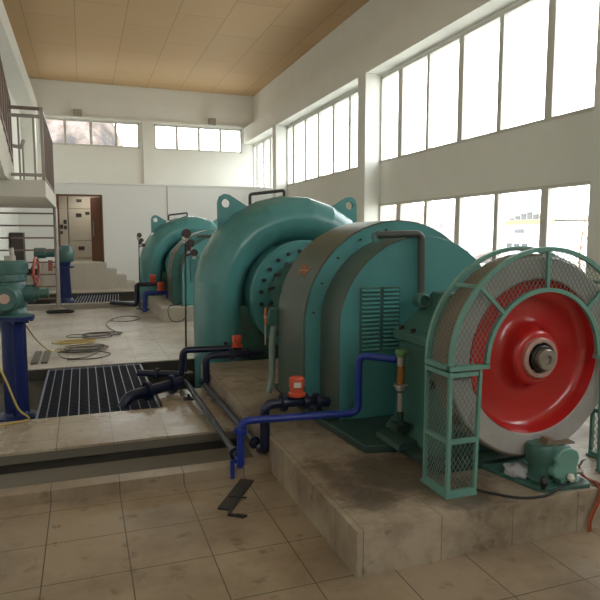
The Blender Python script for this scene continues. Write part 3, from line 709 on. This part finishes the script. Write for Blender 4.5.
# ================================================================== PIPES and VALVES
def pipe(name, label, pts, r, m_, group=None, fl=(), feet=(), fr=.07):
    t = thing(name, label, 'pipe', pts[0], group)
    b = MB(); b.tube(fillet(pts, fr, 6), r, 14); b.build('pipe', m_, t)
    for a, d in fl:
        a = Vector(a); d = Vector(d).normalized(); b = MB(); b.cyl(a-d*.018, a+d*.018, r*1.75, seg=20)
        b.build('flange', m_, t)
    for p in feet: b = MB(); b.cyl((p[0], p[1], p[3]), (p[0], p[1], p[2]), .012, seg=8); b.box(p[0]-.05, p[0]+.05, p[1]-.05, p[1]+.05, p[3], p[3]+.01); b.build('foot', M['black_metal'], t)
    return t
nv, bl = M['navy'], M['pipe_blue']
PG = 'navy pipes around the near turbine'
pipe('water_pipe', 'dark pipe rising from the grating and turning right to the rear orange-capped valve', [(.52, 6.75, .10), (.93, 6.55, .10), (.96, 6.5, .10), (.98, 6.5, .375), (1.62, 6.45, .365)], .036, nv, PG, [((1.45, 6.5, .375), (1, 0, 0)), ((.72, 6.65, .10), (1, -.5, 0))])
pipe('water_pipe', 'dark elbowed pipe rising beside the plinth edge below the rear orange-capped valve', [(1.13, 6.25, .07), (1.175, 6.2, .07), (1.175, 6.2, .35), (1.62, 6.2, .35), (1.80, 6.2, .35)], .038, nv, PG, [((1.45, 6.2, .35), (1, 0, 0)), ((1.62, 6.2, .35), (1, 0, 0))])
pipe('water_pipe', 'thick dark pipe lying across the grating corner to the pipe tee', [(.30, 5.90, -.05), (.36, 5.92, .06), (.92, 6.18, .10)], .055, nv, PG, [((.55, 6.01, .078), (1, .45, 0)), ((.80, 6.125, .095), (1, .45, 0))])
pipe('water_pipe', 'long slate-blue pipe running over the trench toward the bright blue riser', [(.94, 6.19, .10), (.96, 6.05, .09), (.985, 4.05, .04)], .027, M['slate'], PG, [((.983, 4.12, .043), (0, 1, 0))], feet=[(.90, 5.45, .06, 0)] and [])
pipe('water_pipe', 'second long slate-blue pipe running along the plinth side to the dark riser', [(1.155, 6.14, .06), (1.155, 6.05, .05), (1.172, 4.22, .05)], .026, M['slate'], PG, [((1.17, 4.28, .05), (0, 1, 0))])
pipe('water_pipe', 'bright blue pipe crossing the plinth and climbing to the oil gauge', [(.983, 4.05, .035), (.983, 3.955, -.01), (.983, 3.955, .33), (1.84, 3.86, .33), (1.84, 3.86, .755), (2.02, 3.63, .755)], .026, bl, None, [((.983, 3.955, .26), (0, 0, 1))])
pipe('water_pipe', 'dark riser pipe feeding the front orange-capped valve', [(1.175, 4.13, .05), (1.19, 4.06, .06), (1.19, 4.06, .40), (1.42, 4.06, .40), (1.70, 4.10, .36)], .037, nv, PG, [((1.33, 4.06, .40), (1, 0, 0)), ((1.50, 4.07, .388), (1, 0, 0)), ((1.60, 4.085, .375), (1, 0, 0))])
VG = 'orange-capped valves along the near pipes'
def valve(label, x, y, z, s=1.0, group=None, lab=True):
    t = thing('valve', label, 'valve', (x, y, z), group)
    m = MB(); m.lathe([(0, 0), (.075*s, 0), (.075*s, .025*s), (.058*s, .035*s), (.055*s, .075*s), (0, .075*s)], (x, y, z), 'Z', 24); m.build('body', M['orange'], t)
    m = MB(); m.lathe([(0, .075*s), (.064*s, .075*s), (.068*s, .085*s), (.068*s, .15*s), (.058*s, .165*s), (0, .168*s)], (x, y, z), 'Z', 24); m.build('cap', M['orange'], t)
    if lab:
        m = MB(); a0 = [R(-130+k*9) for k in range(7)]
        m.band([(x+.0705*s*math.cos(a), y+.0705*s*math.sin(a)) for a in a0], [(x+.068*s*math.cos(a), y+.068*s*math.sin(a)) for a in a0], 'Z', z+.085*s, z+.13*s); m.build('label_plate', M['white_label'], t)
    return t
valve('orange-capped valve with white label on the front dark pipe', 1.435, 4.06, .443, .84, VG)
valve('smaller-looking orange-capped valve on the rear dark pipe beside the near turbine', 1.565, 6.42, .385 , 0.8, VG, False)
m = MB(); m.cyl((.925, 3.965, -.08), (.925, 3.965, .05), .016, seg=10); m.bar((.92, 3.965, .04), (.99, 3.985, .04), .02); tag(m.build('pipe_support', M['pipe_blue']), 'short blue upright support at the foot of the bright blue pipe', 'support')
# unit two pipes
PG2 = 'navy pipes around the far turbine'
pipe('water_pipe', 'dark pipe arching up from the far pit beside the far turbine', [(.55, 14.2, .12), (1.07, 13.6, .12), (1.07, 13.6, .56), (1.62, 13.6, .56), (1.62, 13.6, .30)], .05, nv, PG2)
pipe('water_pipe', 'blue pipe between floor and far plinth beside the far turbine', [(1.20, 13.2, .0), (1.20, 13.2, .40), (1.70, 13.2, .40), (1.70, 13.2, .28)], .05, bl, PG2, [((1.20, 13.2, .05), (0, 0, 1))])
VG2 = 'orange-capped valves by the far turbine'
valve('leftmost of two tiny orange-capped valves by the far turbine', 1.42, 13.6, .605, 1.0, VG2, False)
valve('rightmost of two tiny orange-capped valves by the far turbine', 1.545, 13.2, .445, 1.1, VG2, False)
# small upright support below the pipe tee
m = MB(); m.cyl((.93, 5.85, 0), (.93, 5.85, .05), .012, seg=8); m.box(.88, .98, 5.8, 5.9, 0, .012); tag(m.build('pipe_support', M['black_metal']), 'small dark pipe support standing on the wet tiles', 'support')

# gauge stands
def gauge_stand(label, x, y, h):
    t = thing('gauge_stand', label, 'gauge stand', (x, y, 0), 'gauge stands beside the turbines')
    m = MB(); m.cyl((x, y, .012), (x+.02, y, h), .011, seg=10); m.build('pole', M['black_metal'], t)
    m = MB(); m.cyl((x, y, 0), (x, y, .014), .08, seg=20); m.build('base', M['black_metal'], t)
    for k, (dx, dz, s) in enumerate(((.03, 0, .052), (.075, -.11, .045), (.115, -.22, .042), (.0, -.05, .03), (.05, -.17, .03))):
        c = Vector((x+dx, y-.035, h+dz))
        m = MB(); m.lathe([(0, .03), (s, .03), (s, -.012), (s*.88, -.015), (s*.85, -.005)], c, 'Y', 20); d = m.build('gauge', M['black_metal'], t)
        m = MB(); m.lathe([(0, -.004), (s*.84, -.004)], c, 'Y', 20); m.build('dial', M['dial_dark' if k != 3 else 'white_label'], d)
        m = MB(); m.box(c.x-.016, c.x+.016, c.y, c.y+.03, c.z-s-.03, c.z-s+.005); m.build('stem', M['steel'], d)
        m = MB(); m.tube([(c.x, c.y+.02, c.z), (x+.02, y, c.z-.04)], .012, 8); m.build('branch', M['black_metal'], t)
    return t
gauge_stand('dark gauge stand in front of the near turbine casing', 1.09, 7.0, 1.64)
gauge_stand('dark gauge stand left of the far turbine casing', 1.14, 13.75, 1.64)

# ================================================================== GRATINGS
def grating(label, x0, x1, y0, y1, z, n, diag=False, cross=.05):
    t = thing('floor_grating', label, 'grating', (x0, y0, z))
    m = MB(); h = .035
    m.box(x0, x1, y0, y0+.02, z-h, z); m.box(x0, x1, y1-.02, y1, z-h, z); m.box(x0, x0+.02, y0, y1, z-h, z); m.box(x1-.02, x1, y0, y1, z-h, z)
    m.build('frame', M['bars'], t, smooth=False)
    m = MB()
    for k in range(1, n*3):
        if k % 3 == 0: x = x0+(x1-x0)*k/(n*3); m.box(x-.004, x+.004, y0, y1, z-h-.03, z-h)
    y = y0+cross
    while y < y1: m.box(x0, x1, y-.004, y+.004, z-.02, z-.003); y += cross
    m.build('grid', M['grate'], t, smooth=False)
    m = MB()
    for k in range(1, n): x = x0+(x1-x0)*k/n; m.box(x-.0045, x+.0045, y0, y1, z-h, z+.002)
    m.build('bearing_bars', M['bars'], t, smooth=False)
    return t
grating('dark steel floor grating over the near pit beside the blue pedestal', -.46, .64, 5.66, 7.82, -.015, 12)
t = thing('floor_grating', 'small grating with slanted bars in the far pit', 'grating', (-.25, 15, 0))
m = MB()
for k in range(16):
    x = -.30+k*.07; m.bar((x, 15.0, -.02), (x+.13, 17.6, -.02), .018, .03)
m.build('bars', M['bars'], t, smooth=False)
m = MB(); m.bar((-.34, 15.0, -.02), (.86, 15.0, -.02), .03, .05); m.bar((-.18, 17.6, -.02), (.98, 17.6, -.02), .03, .05); m.bar((-.18, 17.55, -.3), (-.18, 17.62, -.3), .03, .6); m.build('frame', M['grate'], t, smooth=False)

# ================================================================== VALVE ACTUATORS
def actuator_near():
    t = thing('valve_actuator', 'near green valve actuator with red handwheel on the near blue pedestal', 'actuator', (-.67, 6.2, .86), 'green valve actuators on blue pedestals')
    x, y, z = -.65, 6.2, .86
    m = MB(); m.lathe([(0, 0), (.16, 0), (.16, .02), (.13, .035), (.11, .09), (.0, .09)], (x, y, z), 'Z', 32); m.build('mounting_flange', M['actuator'], t)
    m = MB(); m.lathe([(0, .08), (.15, .08), (.165, .12), (.165, .30), (.15, .33), (.17, .335), (.17, .375), (.165, .40), (.185, .405), (.185, .50), (.17, .52), (0, .525)], (x-.03, y, z), 'Z', 36); m.build('gear_housing', M['actuator'], t)
    m = MB(); m.lathe([(0, -.30), (.10, -.30), (.115, -.285), (.125, -.20), (.14, -.19), (.14, -.05), (.12, .0), (0, .05)], (x-.03, y, z+.19), 'Y', 36); m.build('motor', M['actuator'], t)
    m = MB(); m.lathe([(0, -.01), (.045, -.01), (.045, .01)], (x-.03, y-.30, z+.19), 'Y', 20); m.build('motor_cap', M['hub'], t)
    m = MB(); m.cyl((x+.1, y-.02, z+.21), (x+.20, y-.02, z+.21), .085, seg=20); m.cyl((x+.20, y-.02, z+.21), (x+.24, y-.02, z+.21), .06, seg=20); m.cyl((x+.24, y-.02, z+.21), (x+.32, y-.02, z+.21), .042, seg=16); m.cyl((x+.31, y-.02, z+.21), (x+.325, y-.02, z+.21), .052, seg=16); m.build('gland', M['actuator'], t)
    m = MB(); m.cyl((x, y, z+.52), (x, y, z+.565), .05, seg=16); m.cyl((x+.02, y, z+.56), (x+.015, y, z+.64), .022, seg=12); m.build('indicator', M['steel'], t)
    # handwheel, axis along X
    hw = thing('tmp', None, None, (x+.30, y-.02, z+.40)); hw.name = 'handwheel'; hw.parent = t; hw.matrix_parent_inverse = t.matrix_world.inverted()
    ax_ = Vector((x+.22, y+.02, z+.41))
    ax_d = Vector((1, -.1, 0)).normalized(); u = Vector((.1, 1, 0)).normalized(); w_ = Vector((0, 0, 1))
    m = MB(); m.tube([ax_+(u*math.cos(R(k*15))+w_*math.sin(R(k*15)))*.135 for k in range(24)], .012, 8, closed=True); m.build('rim', M['hand_red'], hw)
    for k in range(4):
        a = R(45+90*k); e = u*math.cos(a)+w_*math.sin(a); m = MB(); m.tube([ax_-ax_d*.05, ax_+e*.13], .010, 8); m.build('spoke', M['hand_red'], hw)
    m = MB(); m.cyl(ax_-ax_d*.13, ax_+ax_d*.01, .03, seg=16); m.build('hub', M['iron'], hw)
    return t
actuator_near()
pd = thing('pedestal', 'near round blue pedestal standing in the pit beside the grating', 'pedestal', (-.66, 6.2, -.14), 'blue actuator pedestals')
x, y = -.66, 6.2
m = MB(); m.lathe([(0, -.02), (.19, -.02), (.19, .025), (.12, .035), (.10, .06), (.10, .82), (.115, .90), (.115, .945), (0, .945)], (x, y, -.12), 'Z', 32); m.build('column', M['blue'], pd)
m = MB(); m.lathe([(0, 0), (.20, 0), (.20, .035), (0, .035)], (x, y, .825), 'Z', 32); m.build('top_flange', M['blue'], pd)
m = MB(); m.prism([(-.012, 0), (.012, 0), (.012, .6), (-.012, .6)], 'Y', 0, .01)
m.bm.free(); m = MB(); m.box(x+.085, x+.118, y-.015, y+.015, -.10, .81); m.box(x-.015, x+.015, y-.118, y-.085, -.10, .81); m.build('rib', M['blue'], pd, smooth=False)
m = MB(); m.lathe([(0, 0), (.06, 0), (.085, .015), (.085, .05), (.07, .06), (0, .06)], (x+.185, y-.16, -.12), 'Z', 20); m.build('foot', M['blue'], pd)
for k in range(8):
    a = R(k*45+10); m = MB(); m.cyl((x+.17*math.cos(a), y+.17*math.sin(a), .80), (x+.17*math.cos(a), y+.17*math.sin(a), .826), .016, seg=6); m.build('bolt', M['blue'], pd)
# far actuator
x, y, z = -.46, 15.6, 1.0
t = thing('valve_actuator', 'far green valve actuator with long motor on the slim blue pedestal', 'actuator', (x, y, z), 'green valve actuators on blue pedestals')
m = MB(); m.lathe([(0, 0), (.16, 0), (.19, .05), (.20, .22), (.14, .34), (.10, .40), (0, .42)], (x+.05, y, z), 'Z', 28); m.lathe([(.18, -.1), (.17, .08), (.10, .14), (.06, .19), (0, .19)], (x+.06, y, z+.205), 'X', 20); m.build('gear_housing', M['actuator'], t)
m = MB(); m.lathe([(0, -.50), (.11, -.50), (.125, -.47), (.125, -.25), (.10, -.22), (.10, 0), (.10, .1)], (x-.15, y, z+.22), 'X', 24); m.build('motor', M['actuator'], t)
m = MB(); m.tube([(x-.29, y-.12, z+.05), (x-.30, y-.12, z-.20)], .05, 10); m.build('handle', M['hand_red'], t)
pd = thing('pedestal', 'far slim blue pedestal at the edge of the far pit', 'pedestal', (x, y, -.02), 'blue actuator pedestals')
m = MB(); m.lathe([(0, 0), (.22, 0), (.22, .04), (.20, .12), (.16, .16), (.13, .9), (.15, .95), (.17, 1.02), (0, 1.02)], (x, y, -.02), 'Z', 24); m.build('column', M['blue'], pd)
m = MB(); m.lathe([(0, -.02), (.24, -.02), (.24, .02), (0, .02)], (x, y, .88), 'Z', 20); m.build('top_flange', M['blue'], pd)

# ================================================================== STAIRS AND RAILINGS (left)
SX = -.53
m = MB(); m.box(XL, SX, 10.5, 14.4, 2.23, 2.50)
struct(m, 'floor_mezzanine', M['concrete_pale'], smooth=False, bevel=.01)
m = MB(); m.prism([(11.3, 2.502), (11.3, 2.72), (10.0, 3.20), (5.5, 4.9), (5.5, 4.4), (9.2, 2.78), (9.9, 2.502)], 'X', XL, -1.05)
struct(m, 'stairs', M['concrete_pale'], smooth=False)
def railing(label, fn, group=None):
    t = thing('railing', label, 'railing', (0, 0, 0), group); fn(t); return t
def r1(t):
    z0 = 2.50; y = 10.6
    m = MB(); m.bar((SX-.03, y, z0), (SX-.03, y, 3.64), .045); m.build('post', M['steel_paint'], t, smooth=False)
    m = MB(); m.bar((-1.03, y, 3.62), (SX, y, 3.62), .04, .05); m.build('rail', M['rail_brown'], t, smooth=False)
    m = MB(); m.bar((-1.03, y, 3.50), (SX, y, 3.50), .03, .05); m.build('rail', M['steel_paint'], t, smooth=False)
    m = MB(); m.bar((-1.03, y, 2.585), (SX, y, 2.585), .03, .05); m.build('rail', M['steel_paint'], t, smooth=False)
    for x in (-.90, -.68): m = MB(); m.bar((x, y, 2.5), (x, y, 3.5), .028); m.build('baluster', M['steel_paint'], t, smooth=False)
railing('grey steel railing across the front of the upper landing', r1)
def r2(t):
    m = MB(); m.bar((SX-.03, 10.6, 3.62), (SX-.03, 14.3, 3.62), .04, .05); m.build('rail', M['rail_brown'], t, smooth=False)
    m = MB(); m.bar((SX-.03, 10.6, 2.56), (SX-.03, 14.3, 2.56), .03, .04); m.build('rail', M['rail_brown'], t, smooth=False)
    y = 10.9
    while y < 14.3: m = MB(); m.bar((SX-.03, y, 2.50), (SX-.03, y, 3.62), .03); m.build('baluster', M['rail_brown'], t, smooth=False); y += .30
railing('brown railing along the open side of the upper landing', r2)
def r3(t):
    def zz(y): return 3.20+(10.0-y)*.378
    m = MB(); m.bar((-1.07, 11.2, zz(11.2)+.12), (-1.07, 6, zz(6)+.12), .05); m.build('rail', M['rail_brown'], t, smooth=False)
    m = MB(); m.bar((-1.07, 11.2, zz(11.2)+1.05), (-1.07, 6, zz(6)+1.05), .05); m.build('rail', M['rail_brown'], t, smooth=False)
    y = 11.2
    while y > 6: m = MB(); m.bar((-1.07, y, zz(y)-.05), (-1.07, y, zz(y)+1.05), .045); m.build('baluster', M['rail_brown'], t, smooth=False); y -= .3
railing('brown balustrade climbing beside the upper stair flight at the left edge', r3)
def r4(t):
    m = MB(); m.tube([(SX-.02, 14.0, .03), (SX-.02, 14.2, 2.225)], .045, 12); m.build('post', M['steel_paint'], t)
    m = MB(); m.lathe([(0, 0), (.16, 0), (.15, .03), (.06, .08), (0, .08)], (SX-.02, 14.0, 0), 'Z', 20); m.build('foot', M['steel_paint'], t)
    for k in range(8):
        z = .27+k*.262; yy = 14.0+.2*z/2.28; m = MB(); m.bar((XL, yy, z), (SX-.03, yy, z), .03, .035); m.build('bar', M['rail_brown'], t, smooth=False)
railing('steel post with horizontal brown bars below the upper landing', r4)
m = MB(); m.tube(spline([(-1.62, 10.42, 2.5), (-1.60, 10.40, 2.1), (-1.56, 10.42, 1.9), (-1.50, 10.44, 1.62)]), .012, 6)
tag(m.build('cable', M['black']), 'thin black cable hanging below the upper landing', 'cable')
m = MB(); m.box(XL+.03, -1.50, 17.6, 18.1, 0, 1.72); o = m.build('cupboard', M['darkbrown'], smooth=False, bevel=.01); tag(o, 'dark brown cupboard against the left wall under the landing', 'cupboard')
m = MB(); m.prism([(13.1, 0), (13.3, 0), (13.55, 2.25), (13.3, 2.25)], 'X', XL+.02, XL+.10); tag(m.build('plank', M['darkbrown'], smooth=False), 'dark weathered plank leaning on the left wall below the landing', 'plank')
m = MB(); m.tube(fillet([(-1.25, 12.5, 3.30), (-1.02, 12.5, 3.26), (-.98, 12.5, 3.40)], .03), .035, 8); m.bar((-1.0, 12.5, 2.5), (-1.0, 12.5, 3.3), .03); tag(m.build('standpipe', M['lampgrey']), 'small grey bent standpipe on the upper landing', 'pipe')

# ================================================================== FAR WALL LAMPS, SWITCHGEAR
for x, lab in ((-.03, 'grey box floodlight above the left far window'), (4.79, 'grey box floodlight above the right far window')):
    t = thing('floodlight', lab, 'lamp', (x, YF-.2, 5.97), 'floodlights on the far wall')
    m = MB(); m.box(x-.14, x+.14, YF-.32, YF-.14, 5.84, 6.10); m.build('housing', M['lampgrey'], t, smooth=False, bevel=.015)
    m = MB(); m.box(x-.11, x+.11, YF-.333, YF-.318, 5.86, 6.06); m.build('lens', M['steel'], t, smooth=False)
    m = MB(); m.bar((x, YF-.14, 6.05), (x, YF-.01, 6.05), .05); m.build('bracket', M['lampgrey'], t, smooth=False)
def switchgear(label, x0, x1, y0, doors, boxes):
    t = thing('switchgear_cabinet', label, 'cabinet', ((x0+x1)/2, y0, .8), 'switchgear cabinets in the control room')
    m = MB(); m.box(x0, x1, y0, y0+.7, .80, 3.05); m.build('body', M['cabinet'], t, smooth=False)
    for (a, b, c, d_) in doors: m = MB(); m.box(a, b, y0-.02, y0, c, d_); m.build('door', M['cabinet'], t, smooth=False, bevel=.006)
    for (a, b, c, d_) in boxes: m = MB(); m.box(a, b, y0-.035, y0-.019, c, d_); m.build('meter', M['black_metal'], t, smooth=False)
switchgear('narrow cream switchgear cabinet with small dark meters behind the open door', -1.0, -.47, 22.0, [(-.98, -.49, .9, 2.52), (-.98, -.49, 2.56, 3.0)], [(-.78, -.62, 1.88, 2.02), (-.60, -.50, 2.04, 2.18), (-.60, -.50, 1.86, 1.98), (-.80, -.64, 1.70, 1.80)])
switchgear('wide cream switchgear cabinet with three stacked doors behind the open door', -.45, .62, 22.0, [(-.43, .40, .9, 1.45), (-.43, .40, 1.48, 2.52), (-.43, .40, 2.56, 3.0)], [(-.20, -.02, 2.28, 2.40), (.10, .24, 2.36, 2.46), (-.16, .0, 2.78, 2.88), (-.16, .04, 1.16, 1.28)])

# ================================================================== CABLES ON THE FLOOR
def coil(cx, cy, rx, ry, n, z, jitter, seed):
    rnd = random.Random(seed); pts = []
    for k in range(n):
        jx, jy, sx, sy = rnd.uniform(-1, 1)*jitter, rnd.uniform(-1, 1)*jitter, rnd.uniform(.75, 1.12), rnd.uniform(.75, 1.12)
        for j in range(14):
            a = 2*PI*j/14; pts.append((cx+jx+rx*sx*math.cos(a), cy+jy+ry*sy*math.sin(a), z+.006*k+.004*math.sin(3*a)))
    return pts
m = MB(); m.tube(spline(coil(-.05, 8.95, .30, .22, 5, .012, .07, 3)+[(.1, 8.55, .012), (-.1, 8.3, .012), (-.3, 8.4, .012), (-.35, 8.75, .03), (0, 8.65, .05), (.3, 8.5, .012), (.1, 8.22, .012), (-.25, 8.25, .012)], 3), .0075, 6)
tag(m.build('cable', M['cable_grey']), 'coiled dark cable on the tiles just beyond the near grating', 'cable')
m = MB(); m.tube(spline(coil(.18, 10.2, .30, .24, 4, .012, .16, 9)+[(.4, 10.8, .012), (.35, 11.5, .012), (.5, 12.2, .012), (.8, 12.5, .012), (1.0, 12.1, .012), (.75, 11.7, .012), (.45, 11.9, .012), (.55, 12.3, .012)], 3), .0075, 6)
tag(m.build('cable', M['cable_grey']), 'looping dark cable trailing across the middle of the floor toward the far plinth', 'cable')
m = MB(); m.tube(spline([(-.60, 6.45, .80), (-.52, 7.2, .45), (-.42, 8.3, .12), (-.28, 9.1, .03)]+coil(-.15, 9.65, .28, .16, 3, .014, .05, 4), 4), .0075, 6)
tag(m.build('cable', M['cable_yellow']), 'tan cable from the near actuator to a flat coil on the tiles', 'cable')
m = MB(); m.tube(spline([(-.80, 5.9, .93), (-.76, 5.72, .6), (-.66, 5.62, .35), (-.58, 5.60, .12), (-.50, 5.62, .02), (-.60, 5.56, .012), (-.75, 5.5, .012)], 8), .0085, 6)
tag(m.build('cable', M['cable_yellow']), 'yellow cable hanging in front of the near blue pedestal', 'cable')
m = MB(); m.tube(spline(coil(-.50, 13.62, .24, .18, 5, .012, .05, 6), 3), .014, 6)
tag(m.build('cable', M['black']), 'small dark cable coil around the foot of the steel post', 'cable')
m = MB(); m.tube(spline([(1.75, 11.9, .28), (1.5, 11.45, .30), (1.45, 11.34, .2), (1.5, 11.33, .05), (1.62, 11.3, .012), (1.75, 11.34, .06), (1.80, 11.36, .2), (1.78, 11.6, .285)], 6), .009, 6)
tag(m.build('cable', M['black']), 'dark cable drooping over the front of the far plinth', 'cable')
for k, (x, lab) in enumerate(((-.68, 'left of two short grey boards beside the cable coil'), (-.56, 'right of two short grey boards beside the cable coil'))):
    m = MB(); m.box(x, x+.08, 8.15, 9.0, 0, .02); tag(m.build('board', M['cable_grey'], smooth=False), lab, 'board', 'short boards beside the cable coil')
# black slotted strip on the lower floor
m = MB()
a, b = Vector((.765, 3.50, ZL+.006)), Vector((1.01, 3.89, ZL+.006)); m.bar(a, b, .095, .012)
m.bar((.80, 3.49, ZL+.006), (.775, 3.42, ZL+.006), .02, .01); m.bar((.775, 3.42, ZL+.007), (.85, 3.37, ZL+.007), .022, .01)
m.prism([(.82, 3.415), (.84, 3.35), (.875, 3.37)], 'Z', ZL+.002, ZL+.012); m.bar((.83, 3.66, ZL+.014), (.93, 3.60, ZL+.014), .012, .006)
t = tag(m.build('metal_strip', M['black_metal'], smooth=False), 'black slotted metal strip with bent end on the tan tiles', 'strip')

# ================================================================== LIGHT
w = bpy.data.worlds.new('World'); bpy.context.scene.world = w; w.use_nodes = True
nt = w.node_tree; bg = nt.nodes['Background']
tc = nt.nodes.new('ShaderNodeTexCoord'); sp = nt.nodes.new('ShaderNodeSeparateXYZ'); cr = nt.nodes.new('ShaderNodeValToRGB')
nt.links.new(tc.outputs['Generated'], sp.inputs[0]); nt.links.new(sp.outputs['Z'], cr.inputs[0])
cr.color_ramp.elements[0].position = 0.0; cr.color_ramp.elements[0].color = (1.0, 0.975, 0.935, 1)
cr.color_ramp.elements[1].position = 0.6; cr.color_ramp.elements[1].color = (0.93, 0.96, 1.0, 1)
nt.links.new(cr.outputs[0], bg.inputs[0]); bg.inputs[1].default_value = 9.0
def portal(name, loc, rot, sx, sy):
    l = bpy.data.lights.new(name, 'AREA'); l.shape = 'RECTANGLE'; l.size = sx; l.size_y = sy; l.cycles.is_portal = True
    o = bpy.data.objects.new(name, l); C.objects.link(o); o.location = loc; o.rotation_euler = rot
for i, (a, b, z0, z1) in enumerate(((6.38, 12.6, ZU0, ZU1), (6.38, 12.6, ZLO0, ZLO1), (13.0, 19.3, ZU0, ZU1), (19.7, YF, ZU0, ZU1), (-.66, 5.64, ZU0, ZU1))):
    portal('window_portal', (XW+.20, (a+b)/2, (z0+z1)/2), (0, R(90), 0), z1-z0, b-a)
for a, b in (W1, W2): portal('window_portal', ((a+b)/2, YF+.2, (ZF0+ZF1)/2), (R(-90), 0, 0), b-a, ZF1-ZF0)
portal('window_portal', (2.3, YB-.24, 5.05), (R(90), 0, 0), 5.8, 1.5)  # portal of the added back window
# added unseen lamp that lights the control room cabinets
t = thing('added_ceiling_lamp', 'added unseen ceiling lamp lighting the control room', 'lamp', (.2, 21.3, 3.2))
l = bpy.data.lights.new('lamp_light', 'AREA'); l.size = .6; l.energy = 18; l.color = (1, .93, .8)
o = bpy.data.objects.new('lamp_light', l); C.objects.link(o); o.location = (.2, 21.2, 3.15); o.parent = t; o.matrix_parent_inverse = t.matrix_world.inverted()
m = MB(); m.box(-.1, .5, 20.9, 21.5, 3.19, 3.26); m.build('lamp_body', M['white_label'], t, smooth=False)

# ================================================================== CAMERA
cam = bpy.data.cameras.new('camera'); co = bpy.data.objects.new('camera', cam); C.objects.link(co)
cam.sensor_width = 36; cam.lens = 36.0; cam.clip_start = .05; cam.clip_end = 500
yaw = math.atan2(217, 603.3); pit = math.atan2(63, 600)
co.location = (0, 0, 1.6); co.rotation_euler = (PI/2-pit, 0, -yaw)
sc = bpy.context.scene; sc.camera = co
sc.view_settings.view_transform = 'Standard'; sc.view_settings.look = 'None'; sc.view_settings.gamma = 1; sc.view_settings.use_curve_mapping = False
sc.view_settings.exposure = -0.02
sc.cycles.max_bounces = 10; sc.cycles.diffuse_bounces = 6; sc.cycles.transparent_max_bounces = 12
sc.cycles.use_denoising = True; sc.cycles.sample_clamp_indirect = 8
